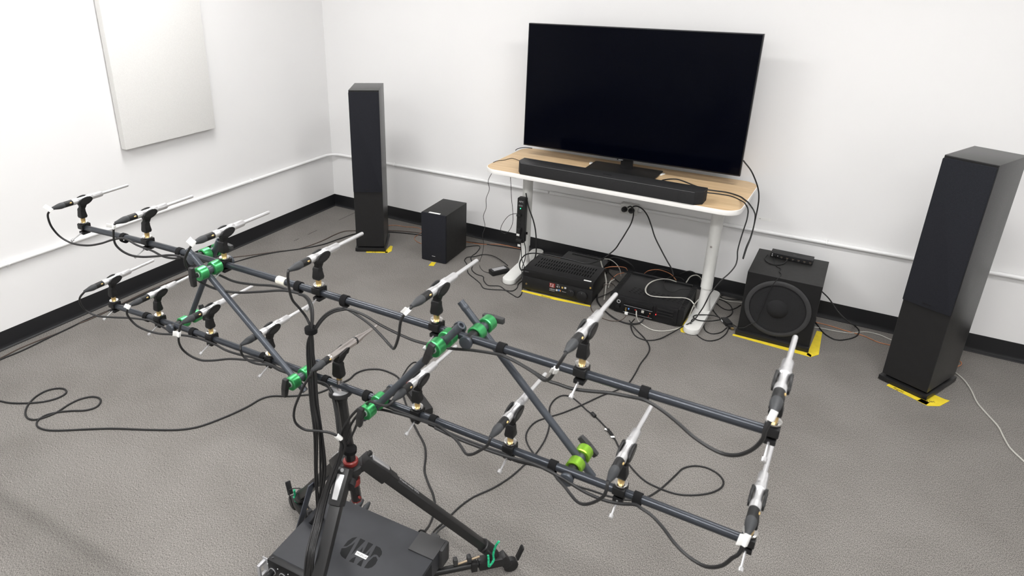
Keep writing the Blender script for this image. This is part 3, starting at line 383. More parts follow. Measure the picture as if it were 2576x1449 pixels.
  'strip_low_b': [0.0028,[[1.8764,-0.4,0.2525],[1.8958,-0.4,0.1898],[1.9054,-0.42,0.1319],[1.926,-0.5,0.1085],[1.9439,-0.54,0.0807],[1.9575,-0.56,0.0522]]],
  'soundbar_hdmi': [0.0036,[[2.6414,-0.2906,0.724],[2.6449,-0.2714,0.724],[2.6718,-0.2331,0.724],[2.7064,-0.216,0.724],[2.7473,-0.2336,0.724],[2.8104,-0.2781,0.724],[2.8803,-0.3154,0.724],[2.9306,-0.3157,0.724],[2.9874,-0.3116,0.724],[3.0555,-0.3451,0.724],[3.0851,-0.3855,0.724],[3.1084,-0.4247,0.724],[3.13,-0.4608,0.7169],[3.1317,-0.3145,0.6465],[3.1333,-0.2257,0.5878],[3.135,-0.2289,0.544],[3.135,-0.2919,0.4951],[3.135,-0.4074,0.4778],[3.135,-0.4621,0.4381]]],
  'tv_cord': [0.0036,[[3.06,-0.4775,0.9465],[3.0911,-0.3048,0.8427],[3.1222,-0.265,0.7647],[3.13,-0.1896,0.6834],[3.13,-0.1574,0.6177],[3.13,-0.1681,0.5664],[3.13,-0.184,0.5074],[3.13,-0.2306,0.4657],[3.13,-0.3332,0.4451],[3.13,-0.4016,0.4117]]],
  'soundbar_power': [0.0032,[[2.8819,-0.3695,0.723],[2.8958,-0.3686,0.723],[2.9534,-0.3597,0.723],[3.0163,-0.3622,0.723],[3.0653,-0.4016,0.723],[3.12,-0.5902,0.7624],[3.126,-0.52,0.7094],[3.1279,-0.5273,0.6705],[3.1217,-0.5345,0.6128],[3.1157,-0.5418,0.5525],[3.114,-0.5491,0.5053],[3.1196,-0.5564,0.466],[3.1181,-0.5709,0.4364],[3.1011,-0.5927,0.4015],[3.0731,-0.6145,0.3636],[3.0516,-0.6309,0.3249],[3.0333,-0.6455,0.286],[3.0254,-0.66,0.2541],[2.9783,-0.4995,0.1],[2.9586,-0.5347,0.06],[2.9179,-0.5633,0.0263],[2.8733,-0.6522,0.0114],[2.8283,-0.7369,0.0039],[2.7809,-0.7752,0.0036],[2.7257,-0.7667,0.0035],[2.6825,-0.7106,0.0035],[2.6624,-0.6556,0.01],[2.6811,-0.6658,0.05]]],
  'left_desk_thin': [0.0018,[[1.7922,-0.3275,0.722],[1.7373,-0.3036,0.722],[1.7248,-0.3113,0.722],[1.7121,-0.3614,0.722],[1.6832,-0.4001,0.722],[1.677,-0.4451,0.722]]],
  'tv_left_cord': [0.0025,[[1.7387,-0.0245,0.7235],[1.688,-0.0313,0.7235],[1.6639,-0.0817,0.7235],[1.6684,-0.1255,0.7235]]],
  'gray_flat': [0.0042,[[2.7845,-0.2281,0.117],[2.7408,-0.2179,0.117],[2.7027,-0.2352,0.117],[2.6701,-0.2805,0.117],[2.6541,-0.3457,0.117],[2.6598,-0.42,0.117],[2.6799,-0.4657,0.117],[2.7072,-0.483,0.117],[2.7525,-0.4718,0.117],[2.8218,-0.4372,0.117],[2.8797,-0.4096,0.117],[2.9107,-0.4236,0.117],[2.9302,-0.4397,0.11],[2.9315,-0.3941,0.07]]],
  'pc_thin': [0.002,[[2.819,-0.1832,0.115],[2.7899,-0.1573,0.115],[2.7519,-0.1618,0.115],[2.7257,-0.2035,0.115],[2.7222,-0.2681,0.115],[2.7442,-0.3333,0.115],[2.7768,-0.372,0.115],[2.8035,-0.3641,0.115],[2.8277,-0.311,0.115],[2.8719,-0.2836,0.115]]],
  'pc_net': [0.0032,[[2.6706,-0.6102,0.07],[2.6777,-0.6263,0.05],[2.6909,-0.6121,0.01],[2.7309,-0.6338,0.004],[2.7773,-0.6527,0.004],[2.8189,-0.6417,0.004],[2.862,-0.605,0.004],[2.8999,-0.5464,0.004],[2.9155,-0.4829,0.01],[2.9212,-0.4486,0.05],[2.9291,-0.4233,0.09],[2.9384,-0.3572,0.1]]],
  'copper_pc': [0.0026,[[2.5834,-0.1777,0.1],[2.6151,-0.2118,0.14],[2.6535,-0.1935,0.15],[2.6919,-0.1657,0.138],[2.7332,-0.1438,0.116],[2.77,-0.1711,0.1]]],
  'copper_b': [0.0026,[[2.3547,-0.2328,0.1],[2.3914,-0.2433,0.1225],[2.4534,-0.2239,0.13],[2.476,-0.2077,0.1225],[2.4817,-0.1877,0.1]]],
  'copper_c': [0.0024,[[2.4643,-0.1887,0.08],[2.4266,-0.1893,0.06],[2.4065,-0.2059,0.04],[2.3947,-0.2174,0.02]]],
  'flat_a': [0.004,[[2.3069,-0.1751,0.12],[2.335,-0.221,0.104],[2.3703,-0.2637,0.076],[2.3866,-0.2804,0.044],[2.4118,-0.3591,0.017],[2.4388,-0.4538,0.005]]],
  'flat_b': [0.004,[[2.3176,-0.14,0.12],[2.3534,-0.1321,0.12],[2.3978,-0.1372,0.1],[2.4251,-0.1413,0.0675],[2.4348,-0.1439,0.03]]],
  'flat_c': [0.004,[[2.8276,-0.1729,0.1],[2.8415,-0.1429,0.13],[2.8659,-0.127,0.14],[2.887,-0.1147,0.13],[2.9007,-0.0963,0.1]]],
  'flat_d': [0.004,[[2.4093,-0.3005,0.01],[2.4045,-0.2485,0.03],[2.4261,-0.2444,0.05]]],
  'thick_hose': [0.0055,[[2.3248,-0.0785,0.09],[2.3731,-0.1104,0.13],[2.4312,-0.1361,0.14],[2.4775,-0.1356,0.124],[2.5013,-0.1216,0.092],[2.5069,-0.1125,0.06]]],
  'brown_wire': [0.0022,[[2.4413,-0.2835,0.03],[2.3902,-0.3152,0.03],[2.3613,-0.341,0.0092],[2.3614,-0.408,0.0033],[2.3831,-0.5132,0.003],[2.4105,-0.5934,0.003],[2.4387,-0.6313,0.003],[2.4975,-0.6651,0.003],[2.5571,-0.6731,0.0044],[2.6051,-0.6509,0.013],[2.6267,-0.6367,0.04]]],
  'pc_black': [0.0045,[[2.3894,-0.4349,0.02],[2.4109,-0.4913,0.0088],[2.4445,-0.5371,0.005],[2.5029,-0.5958,0.005],[2.5636,-0.6388,0.005],[2.6259,-0.6576,0.005],[2.6707,-0.6452,0.005],[2.7033,-0.6173,0.0112],[2.7137,-0.593,0.03]]],
  'black_back_a': [0.003,[[2.6003,-0.0567,0.05],[2.6554,-0.1101,0.12],[2.7007,-0.1019,0.12],[2.7256,-0.0453,0.05]]],
  'black_back_b': [0.003,[[2.759,-0.0324,0.08],[2.8192,-0.0667,0.13],[2.8637,-0.091,0.13],[2.8991,-0.0868,0.08]]],
  'black_gap': [0.0035,[[2.3797,-0.2879,0.12],[2.4069,-0.2347,0.06],[2.4339,-0.2172,0.03],[2.4497,-0.1985,0.01]]],
  'black_gap_b': [0.0026,[[2.3765,-0.3616,0.006],[2.3693,-0.2589,0.0144],[2.4037,-0.2509,0.02],[2.4484,-0.2871,0.02],[2.4376,-0.3837,0.016],[2.4036,-0.4514,0.01]]],
  'tangle_a': [0.003,[[3.0623,-0.35,0.02],[3.0296,-0.3598,0.0275],[2.9838,-0.3989,0.0375],[2.9499,-0.4413,0.045],[2.943,-0.4665,0.045],[2.9638,-0.482,0.0413],[3.0136,-0.4586,0.035],[3.0557,-0.4064,0.0275],[3.0706,-0.3711,0.02]]],
  'tangle_b': [0.003,[[3.1138,-0.4123,0.0034],[3.0921,-0.4903,0.0034],[3.0565,-0.5247,0.0034],[3.0253,-0.5122,0.0034],[3.0039,-0.4604,0.0034],[2.9958,-0.4036,0.0034]]],
  'tangle_c': [0.003,[[3.1238,-0.4111,0.0034],[3.1197,-0.4975,0.0034],[3.093,-0.5762,0.0034],[3.0505,-0.612,0.0034],[3.006,-0.5923,0.0034],[2.9663,-0.5352,0.004],[2.9481,-0.5346,0.03],[2.945,-0.5118,0.045],[2.9563,-0.4422,0.03]]],
  'tangle_d': [0.003,[[2.9502,-0.0849,0.0034],[2.9849,-0.1228,0.0034],[3.0519,-0.1958,0.0034],[3.0826,-0.1991,0.0034],[3.1098,-0.1599,0.0034],[3.131,-0.0958,0.0034]]],
  'tangle_e': [0.003,[[2.9575,-0.0983,0.0034],[2.9918,-0.2106,0.0034],[3.0281,-0.2824,0.0034],[3.063,-0.3304,0.0034]]],
  'tangle_f': [0.003,[[2.9774,-0.086,0.0034],[3.0323,-0.0933,0.0034],[3.0764,-0.1297,0.0034],[3.1054,-0.207,0.0034],[3.101,-0.2642,0.0034],[3.0866,-0.2999,0.0034]]],
  'gray_back': [0.003,[[2.959,-0.073,0.0032],[3.0113,-0.0764,0.0032],[3.0678,-0.0825,0.0032],[3.1295,-0.0616,0.0032],[3.2019,-0.057,0.0032]]],
  'black_back_c': [0.003,[[3.1428,-0.025,0.0034],[3.1115,-0.025,0.0034],[3.0613,-0.025,0.0034],[3.0169,-0.025,0.0034],[3.0101,-0.0477,0.0034],[3.0342,-0.0685,0.0034],[3.0917,-0.0447,0.0034],[3.1295,-0.025,0.0034]]],
  'hdmi_thin': [0.0017,[[3.1191,-0.3771,0.02],[3.1417,-0.3823,0.012],[3.1562,-0.3771,0.004],[3.1829,-0.468,0.0493],[3.2028,-0.4633,0.0555],[3.2239,-0.4587,0.0775],[3.2504,-0.454,0.101],[3.2621,-0.4537,0.1583],[3.2699,-0.4533,0.1975],[3.2743,-0.453,0.2331],[3.2825,-0.453,0.2854],[3.2927,-0.453,0.3241],[3.307,-0.453,0.3591],[3.3188,-0.3978,0.3685],[3.3046,-0.3732,0.3685],[3.3064,-0.3268,0.3685],[3.2873,-0.3098,0.3685],[3.269,-0.2564,0.3685],[3.2614,-0.23,0.382]]],
  'sub_hdmi_loop': [0.0028,[[3.322,-0.2227,0.382],[3.3122,-0.2513,0.37],[3.2787,-0.2885,0.3695],[3.2414,-0.2821,0.3695],[3.2168,-0.2309,0.3695],[3.2235,-0.1882,0.376]]],
  'sub_power': [0.0034,[[3.4839,-0.2,0.2559],[3.5096,-0.215,0.2436],[3.5505,-0.235,0.2194],[3.5992,-0.2575,0.1714],[3.6493,-0.28,0.1411],[3.7037,-0.031,0.0036],[3.722,-0.0697,0.0036],[3.7138,-0.1432,0.0036],[3.6728,-0.2096,0.0036],[3.6235,-0.2449,0.0036],[3.5713,-0.2124,0.0036],[3.5167,-0.1011,0.0036],[3.4893,-0.0554,0.0036]]],
  'copper_right': [0.0026,[[3.4928,-0.094,0.003],[3.5821,-0.0952,0.003],[3.655,-0.1101,0.003],[3.746,-0.1219,0.003],[3.808,-0.1544,0.003],[3.8627,-0.1574,0.003],[3.901,-0.1518,0.003]]],
  'gray_right': [0.003,[[3.4988,-0.1626,0.0032],[3.5402,-0.1519,0.0032],[3.6063,-0.1458,0.0032],[3.6819,-0.1282,0.0032],[3.7553,-0.0679,0.0032],[3.8191,-0.0673,0.0032],[3.8694,-0.0932,0.0032],[3.9187,-0.0953,0.0032]]],
  'gray_far_right': [0.0034,[[4.1057,-0.2581,0.0036],[4.134,-0.2888,0.0036],[4.162,-0.338,0.0036],[4.1837,-0.4186,0.0036],[4.2003,-0.5294,0.0036],[4.2281,-0.6065,0.0036],[4.2592,-0.6863,0.0036],[4.2705,-0.7615,0.0036],[4.2851,-0.8338,0.0036],[4.3201,-0.9034,0.0036],[4.3823,-1.0164,0.0036]]],
  'copper_loop_right': [0.0024,[[4.1272,-0.2436,0.003],[4.1495,-0.2115,0.0042],[4.1617,-0.1895,0.0054],[4.1619,-0.1602,0.0054],[4.1481,-0.1539,0.0042],[4.1287,-0.1595,0.003]]],
  'mixer_short': [0.003,[[2.5576,-2.5861,0.14],[2.5615,-2.5778,0.15],[2.5756,-2.5805,0.16],[2.5786,-2.5692,0.14]]],
  'mixer_power': [0.0036,[[2.61,-2.5686,0.14],[2.5963,-2.5354,0.12],[2.5609,-2.4579,0.05],[2.5471,-2.3996,0.01]]]},
}
# ------------------------------------------------------------------ setting
RX, RY, RH = 5.6, -6.2, 2.75
def struct(name, b, m, parent=None, **k):
    o = b.build(name, m, parent, **k)
    if parent is None: o['kind'] = 'structure'
    return o
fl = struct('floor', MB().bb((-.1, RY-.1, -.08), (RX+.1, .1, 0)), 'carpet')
for y0, y1 in ((-.25, -.03), (-.60, -.50), (-.74, -.69)):
    MB().bb((.249, y0, -.0005), (.2515, y1, .0005)).build('carpet_seam', 'void', fl)
struct('ceiling', MB().bb((-.1, RY-.1, RH), (RX+.1, .1, RH+.1)), 'ceil')
struct('wall_left', MB().bb((-.12, RY-.1, 0), (0, .12, RH)), 'wall')
struct('wall_back', MB().bb((0, 0, 0), (RX, .12, RH)), 'wall')
struct('wall_right', MB().bb((RX, RY-.1, 0), (RX+.12, .12, RH)), 'wall')
struct('wall_front', MB().bb((0, RY-.12, 0), (RX, RY, RH)), 'wall')
BH = .098
def cove(name, along, a, b):
    # rubber cove base: thin upright, rounded toe spreading on the carpet
    prof = [(0, BH), (.003, BH), (.0035, BH-.004), (.0035, .026), (.0045, .017), (.007, .010), (.0125, .0065), (.0125, 0), (0, 0)]
    up = MB(); 
    f = (lambda u, z: (a, -u, z), lambda u, z: (b, -u, z)) if along == 'x' else (lambda u, z: (u, a, z), lambda u, z: (u, b, z))
    up.prism(prof, *f)
    o = struct(name, up, 'base', ang=25)
    lip = MB().prism([(.0105, .0072), (.0145, .0062), (.0145, 0.0005), (.0105, 0.0005)], *f)
    lip.build('toe_edge', 'basetoe', o)
    return o
cove('baseboard_back', 'x', .0, RX)
cove('baseboard_left', 'y', RY, -.0035)
cove2 = MB().prism([(0, BH), (.0035, BH), (.0035, .02), (.0125, .0065), (.0125, 0), (0, 0)], lambda u, z: (RX-u, RY, z), lambda u, z: (RX-u, 0, z))
struct('baseboard_right', cove2, 'base')
# ceiling lamps (recessed troffers)
for i, (x, y) in enumerate(((1.15, -1.75), (3.75, -1.75), (1.25, -3.95), (2.75, -3.95), (4.25, -3.95))):
    t = thing('ceiling_lamp', 'recessed ceiling light panel, %s' % ['nearer the television, left', 'nearer the television, right', 'rear row, left', 'rear row, middle', 'rear row, right'][i], 'ceiling light', (x, y, RH), 0, 'recessed ceiling light panels')
    fr = MB()
    for a in ((-.62, -.17, .62, -.15), (-.62, .15, .62, .17), (-.62, -.15, -.60, .15), (.60, -.15, .62, .15)):
        fr.bb((a[0], a[1], -.012), (a[2], a[3], -.0005))
    fr.build('frame', 'white', t)
    MB().bb((-.60, -.15, -.008), (.60, .15, -.002)).build('diffuser', 'lamp', t)
# painted conduit along both walls
HR = .4403
t = thing('wall_conduit', 'white painted conduit pipe bending round the room corner', 'pipe', (.05, -.05, HR))
r = .0105
arc = [(.0125+.09*(1-math.cos(q)), -.0125-.09*(1-math.sin(q))) for q in [math.radians(a) for a in range(0, 91, 9)]]
L0 = [(.0125, RY+.2, HR), (.0125, -3.0, HR), (.0125, -1.5, HR+.001)]+[(x, y, HR) for x, y in arc]+[(.9, -.0125, HR), (1.864, -.0125, HR)]
MB().tube(L0, r, 12).build('pipe', 'pipe', t, world=True)
MB().tube([(1.905, -.0125, HR), (2.10, -.0125, HR), (2.352, -.0125, HR-.002)], r, 12).build('pipe', 'pipe', t, world=True)
MB().tube([(2.47, -.0125, HR-.004), (3.2, -.0125, HR-.001), (RX-.2, -.0125, HR)], r, 12).build('pipe', 'pipe', t, world=True)
MB().cyl((1.875, -.0125, HR), (1.91, -.0125, HR), .0125, n=12).build('coupling', 'pipe', t, world=True)
def strap(b, x=None, y=None):
    if x is not None:
        b.py([(x-.006, HR-.026), (x+.006, HR-.026), (x+.006, HR+.012), (x-.006, HR+.012)], -.004, -.0005)
        b.tube([(x, -.001, HR+.0125), (x, -.015, HR+.0115), (x, -.0245, HR), (x, -.015, HR-.0115), (x, -.001, HR-.0125)], .0045, 6)
        b.cyl((x, -.004, HR-.020), (x, -.007, HR-.020), .0035, n=8)
    else:
        b.bb((.0005, y-.006, HR-.026), (.004, y+.006, HR+.012))
        b.tube([(.001, y, HR+.0125), (.015, y, HR+.0115), (.0245, y, HR), (.015, y, HR-.0115), (.001, y, HR-.0125)], .0045, 6)
        b.cyl((.004, y, HR-.020), (.007, y, HR-.020), .0035, n=8)
    return b
for x in (3.48, .62): strap(MB(), x=x).build('pipe_strap', 'pipe', t, world=True)
for y in (-.86, -2.48): strap(MB(), y=y).build('pipe_strap', 'pipe', t, world=True)
# outlet box
t = thing('outlet_box', 'white surface outlet box on the conduit under the desk', 'outlet', (2.41, -.001, .40))
MB().bb((-.052, -.045, .002), (.052, 0, .068)).build('box', 'white', t, bevel=.004)
MB().bb((-.048, -.047, .006), (.048, -.0445, .064)).build('cover_plate', 'white', t, bevel=.001)
for dx in (-.022, .022):
    s = MB().bb((dx-.015, -.0485, .02), (dx+.015, -.0465, .052)); s.build('socket', 'label', t, bevel=.001)
MB().cyl((.053, -.012, .03), (.072, -.012, .03), .013, n=12).build('pipe_fitting', 'pipe', t)
# small tag on wall
b = MB().bb((3.125, -.0016, .499), (3.192, -.0003, .517)); o = b.build('wall_label', 'label', world=True)
tag(o, 'small white adhesive label on the wall right of the desk', 'label')
b = MB().bb((-.027, -.0012, .007), (-.020, -.0010, .0085)).bb((-.021, -.0012, .006), (-.019, -.0010, .011)); b.build('printed_mark', 'dimprint', o)
# acoustic panel on left wall
t = thing('acoustic_panel', 'large off-white fabric acoustic panel hung on the left wall', 'panel', (0.0005, -1.447, .868))
MB().bb((.006, -.3165, 0), (.05, .3165, 1.22)).build('fabric_face', 'fabric', t, bevel=.007)
MB().bb((0, -.30, .02), (.0065, .30, 1.2)).build('backing', 'white', t)
# ------------------------------------------------------------------ tower speakers
def tower(loc, rz, label):
    t = thing('tower_speaker', label, 'speaker', loc, rz, 'floor standing tower speakers')
    w, d = .0963, .1351
    MB().bb((-w, -d, .0389), (w, d, 1.1006)).build('cabinet', 'vinyl', t, bevel=.0012)
    MB().bb((-w+.002, -d-.0008, .041), (w-.002, -d-.0001, 1.098)).build('front_baffle', 'satin', t)
    g = MB().py(rrect(-w+.0005, .432, w-.0005, 1.091, .006, 4), -d-.013, -d-.0011).build('grille', 'cloth', t, bevel=.002)
    MB().bb((-.016, -d-.0145, .446), (.016, -d-.0128, .4515)).build('badge', 'bezel', g)
    MB().bb((-w-.008, -d-.008, .006), (w+.008, d+.008, .028)).build('plinth', 'satin', t, bevel=.0015)
    MB().bb((-w+.02, -d+.02, .0275), (w-.02, d-.02, .0395)).build('spacer', 'black', t)
    for sx in (-1, 1):
        for sy in (-1, 1): MB().cyl((sx*.09, sy*.125, 0), (sx*.09, sy*.125, .0065), .008, n=10).build('foot', 'rubber', t)
    return t
tower((.7639, -.4877, 0), .5324, 'black tower speaker beside the room corner, left of the desk')
tower((3.9727, -.4587, 0), -.4507, 'black tower speaker at the right, in front of the back wall')
# small subwoofer
t = thing('small_subwoofer', 'small black box subwoofer between tower speaker and desk', 'speaker', (1.2831, -.3711, 0), .0626)
w, d, h = .09, .1507, .3373
MB().bb((-w, -d+.012, .006), (w, d, h)).build('cabinet', 'matvinyl', t, bevel=.0012)
MB().bb((-w, -d, .006), (w, -d+.0125, h)).build('front_grille', 'cloth', t, bevel=.001)
MB().bb((-.012, -d-.001, .040), (.012, -d+.0005, .0435)).build('badge', 'ltgrey', t)
MB().bb((-.043, -d+.012, h-.0002), (.040, -d+.030, h+.0008)).build('white_label', 'label', t)['label'] = 'white paper label on top'
for sx in (-1, 1):
    for sy in (-1, 1): MB().cyl((sx*.07, sy*.125, 0), (sx*.07, sy*.125, .0065), .01, n=10).build('foot', 'rubber', t)
# large subwoofer
t = thing('large_subwoofer', 'large black subwoofer with a round driver, right of the desk', 'speaker', (3.340, -.268, 0), -.0073)
w, d = .1715, .178
MB().bb((-w, -d, .0285), (w, d, .366)).build('cabinet', 'matvinyl', t, bevel=.001)
MB().bb((-w+.0015, -d-.0006, .030), (w-.0015, -d-.0001, .3645)).build('front_baffle', 'black', t)
MB().bb((-w-.005, -d-.016, .004), (w+.003, d, .029)).build('plinth', 'satin', t, bevel=.002)
dz = .196; R = .1545; o = (-.004, -d, dz)
MB().lathe(o, (0, -1, 0), [(-.001, R), (.006, R), (.0075, R-.002), (.0075, R-.022), (.006, R-.024), (-.001, R-.024)], 64, caps=False).build('driver_ring', 'darkgrey', t)
cone = MB().lathe(o, (0, -1, 0), [(.004, R-.023), (.005, R-.04), (.003, .095), (-.003, .074), (-.006, .063), (-.003, .056), (.008, .048), (.017, .036), (.022, .02), (.024, .004)], 64)
cone.build('cone', mesh_cloth('driver_grille', (.008, .008, .0085), (.022, .022, .023), 900), t)
MB().lathe(o, (0, -1, 0), [(.0068, R-.0225), (.0085, R-.0225), (.0085, R-.024), (.0068, R-.024)], 64, caps=False).build('trim_ring', 'bezel', t)
MB().bb((-.018, -d-.004, .034), (.018, -d-.0005, .041)).build('badge', 'bezel', t, bevel=.001)
for sx in (-1, 1):
    for sy in (-1, 1): MB().cyl((sx*.15, sy*.15, 0), (sx*.15, sy*.15, .005), .01, n=10).build('foot', 'rubber', t)
# hdmi splitter on the large subwoofer
t = thing('splitter_box', 'slim black video splitter box lying on the large subwoofer', 'splitter', (3.339, -.158, .3668), -.03)
MB().bb((-.102, -.032, .002), (.102, .034, .026)).build('case', 'metalblack', t, bevel=.001)
for i in range(6):
    x = -.046+i*.0275
    p = MB().py([(x-.007, .0115), (x-.0055, .009), (x+.0055, .009), (x+.007, .0115), (x+.007, .0155), (x-.007, .0155)], -.0335, -.0318)
    pp = p.build('port', 'bezel', t)
    MB().bb((x-.005, -.0338, .0115), (x+.005, -.0333, .0135)).build('contact', 'dullbrass', pp)
    MB().bb((x-.004, -.0325, .0055), (x+.004, -.0319, .007)).build('printed_mark', 'dimprint', t)
MB().cyl((-.078, -.0318, .013), (-.078, -.036, .013), .0042, n=12).build('power_jack', 'bezel', t)
for k in (0, 1, 2): MB().bb((-.095, -.0325, .007+k*.006), (-.090, -.0319, .0095+k*.006)).build('printed_mark', 'print', t)
MB().bb((-.067, -.0325, .012), (-.063, -.0319, .015)).build('printed_mark', 'print', t)
text('AV', .013, (.004, -.006, .0261), (1, 0, 0), (0, 1, 0), 'dimprint', t)
text('SPLITTER', .006, (-.098, .022, .0261), (1, 0, 0), (0, 1, 0), 'dimprint', t)
# ------------------------------------------------------------------ desk
t = thing('desk', 'white legged desk with pale oak top and rounded corners', 'desk', (2.388, -.303, 0), -.020)
top = MB().pz(rrect(-.715, -.283, .715, .283, .085, 10), .6935, .7195); top.build('edge_band', 'edge', t, bevel=.0025)
MB().pz(rrect(-.711, -.279, .711, .279, .081, 10), .7190, .7202).build('desk_top', 'oak', t)
MB().bb((-.60, -.03, .668), (.60, .05, .694)).build('under_frame', 'white', t)
for sx, nm in ((-.545, 'left'), (.575, 'right')):
    MB().bb((sx-.04, -.25, .680), (sx+.04, .25, .694)).build('top_bracket', 'white', t, bevel=.002)
    lg = MB().cyl((sx, 0, .165), (sx, 0, .684), .0315, n=28).build('leg_upper_tube', 'white', t)
    MB().cyl((sx-.004, -.0305, .42), (sx-.004, -.034, .42), .006, n=10).build('bolt', 'chrome', lg)
    MB().lathe((sx, 0, .02), (0, 0, 1), [(0, .041), (.018, .039), (.045, .033), (.075, .029), (.10, .0272), (.155, .0265)], 28).build('leg_lower_tube', 'white', t)
    yaw = .08 if sx < 0 else -.0
    fp = []
    for k in range(13): q = math.pi*k/12; fp.append((.042*math.cos(q), .232+.042*math.sin(q)))
    for k in range(13): q = math.pi+math.pi*k/12; fp.append((.042*math.cos(q), -.242+.042*math.sin(q)))
    c, s_ = math.cos(yaw), math.sin(yaw)
    fp = [(sx+x*c-y*s_, x*s_+y*c) for x, y in fp]
    MB().pz(fp, .003, .034).build('foot', 'white', t, bevel=.006)
    for yy in (-.22, .21): MB().cyl((sx-yy*s_, yy, 0), (sx-yy*s_, yy, .0035), .016, n=10).build('glide', 'rubber', t)
# ------------------------------------------------------------------ tv
t = thing('television', 'large flat black television on its stand on the desk', 'television', (2.390, -.20, .7204), -.004)
tv = MB().bb((-.635, .001, .066), (.632, .026, .793)); tv.build('housing', 'bezel', t, bevel=.0015)
MB().bb((-.629, -.0008, .074), (.626, .0012, .788)).build('screen', 'screen', t)
MB().bb((-.40, .024, .10), (.40, .052, .55)).build('rear_cover', 'black', t, bevel=.006)
MB().bb((-.035, -.004, .060), (.005, .004, .0675)).build('sensor_bar', 'satin', t, bevel=.001)
text('SAMSUNG', .0055, (-.0145, -.0045, .0613), (1, 0, 0), (0, 0, 1), 'print', t, align='CENTER')
MB().bb((-.025, .04, .004), (.045, .058, .2)).build('neck', 'satin', t, bevel=.002)
MB().pz(rrect(-.195, -.190, .212, .100, .012, 5), .0005, .0065).build('base_plate', 'satin', t, bevel=.0015)
for x, y in ((-.2, .055), (.214, .05)):
    b = MB()
    for k in range(4): b.bb((x-.010+.003*k*(1 if x > 0 else -1), y-.03+k*.011, .0002), (x+.008+.003*k*(1 if x > 0 else -1), y-.021+k*.012, .0028+.0008*(k % 2)))
    o = b.build('packing_film', 'label', t)
# ------------------------------------------------------------------ soundbar
t = thing('soundbar', 'long charcoal soundbar lying along the front of the desk', 'soundbar', (2.405, -.535, .7204), -.0235)
pl = [(-.485, -.055), (.478, -.055), (.515, -.022), (.515, .055), (-.515, .055), (-.515, -.012)]
MB().pz(pl, .0015, .066).build('cabinet', 'soundbar', t, bevel=.0015)
MB().pz([(x*.998, y*.985) for x, y in pl], .0655, .0682).build('top_panel', 'sbtop', t, bevel=.0008)
text('SAMSUNG', .009, (-.46, -.047, .0683), (1, 0, 0), (0, 1, 0), 'dimprint', t)
MB().bb((-.483, -.0556, .0652), (.477, -.0545, .0664)).build('edge_highlight', 'dimprint', t)  # pale strip painted as the highlight along the top front edge
b = MB()
for k in range(4): b.bb((-.012+k*.012, -.012, .0681), (-.002+k*.012, -.006, .0686))
b.build('touch_buttons', 'logo', t)
for x in (-.42, .42):
    MB().lathe((x, -.0548, .033), (0, -1, 0), [(0, .0235), (.0006, .0235), (.0006, .0225), (0, .0225)], 32, caps=False).build('side_emblem', 'bezel', t)
for x in (-.45, .45): MB().bb((x-.03, -.03, 0), (x+.03, .03, .002)).build('rubber_pad', 'rubber', t)
# ------------------------------------------------------------------ av receiver
t = thing('av_receiver', 'black home theatre receiver with a red number sticker, under the desk', 'receiver', (2.185, -.572, 0), .052)
# local: origin front bottom centre, y to the back
MB().bb((-.2125, .008, .012), (.2125, .245, .142)).build('case', 'metalblack', t, bevel=.0015)
MB().bb((-.2145, 0, .012), (.2145, .0095, .098)).build('front_panel', 'satin', t, bevel=.0012)
MB().bb((-.2145, .0005, .099), (.2145, .0095, .142)).build('display_window', 'black', t, bevel=.001)
slots = MB()
for i in range(22):
    x = -.17+i*.0162
    for j in range(3): slots.bb((x, .07+j*.05, .1419), (x+.005, .105+j*.05, .1424))
slots.build('vent_slots', 'void', t)['kind'] = 'stuff'
for x, rr, z in ((.092, .021, .058), (.158, .032, .056)):
    k = MB().lathe((x, .001, z), (0, -1, 0), [(-.001, rr+.004), (.002, rr+.004), (.0025, rr), (.018, rr*.97), (.0195, rr*.9)], 40).build('knob', 'satin', t)
    MB().bb((x-.001, -.0192, z+rr*.5), (x+.001, -.0183, z+rr*.8)).build('pointer', 'dimprint', k)
MB().lathe((-.190, .0005, .048), (0, -1, 0), [(0, .006), (.003, .0055), (.003, .003), (0, .003)], 16, caps=False).build('headphone_jack', 'brass', t)
MB().cyl((-.190, .001, .085), (-.190, -.003, .085), .005, n=14).build('power_button', 'satin', t)
MB().bb((-.0445, -.0012, .062), (-.010, -.0001, .090)).build('red_sticker', 'red', t)['label'] = 'red square sticker with white figures'
text('7.2', .02, (-.0425, -.0013, .072), (1, 0, 0), (0, 0, 1), 'label', t); text('CHANNEL', .005, (-.0405, -.0013, .0655), (1, 0, 0), (0, 0, 1), 'label', t)
text('4/1', .018, (-.002, -.0002, .069), (1, 0, 0), (0, 0, 1), 'print', t); text('HDMI', .0055, (0, -.0002, .086), (1, 0, 0), (0, 0, 1), 'print', t)
text('145W×7', .0125, (-.0445, -.0002, .046), (1, 0, 0), (0, 0, 1), 'print', t)
MB().bb((-.0445, -.0006, .040), (-.010, -.0001, .0412)).build('printed_line', 'print', t)
for x, z, m, dx in ((.030, .070, 'gold', .010), (.047, .072, 'print', .011), (-.002, .046, 'print', .009), (.011, .048, 'blueprint', .008), (.0205, .047, 'copper', .007)):
    MB().bb((x, -.0007, z), (x+dx, -.0001, z+.011)).build('printed_mark', m, t)
text('Bluetooth', .006, (.036, -.0002, .049), (1, 0, 0), (0, 0, 1), 'print', t)
text('SONY', .010, (-.205, .0003, .124), (1, 0, 0), (0, 0, 1), 'dimprint', t)
MB().bb((.196, -.0002, .108), (.205, .0006, .119)).build('gold_sticker', 'gold', t)
MB().bb((.152, .018, .1419), (.196, .030, .1428)).build('white_label', 'label', t)['label'] = 'white paper label on top'
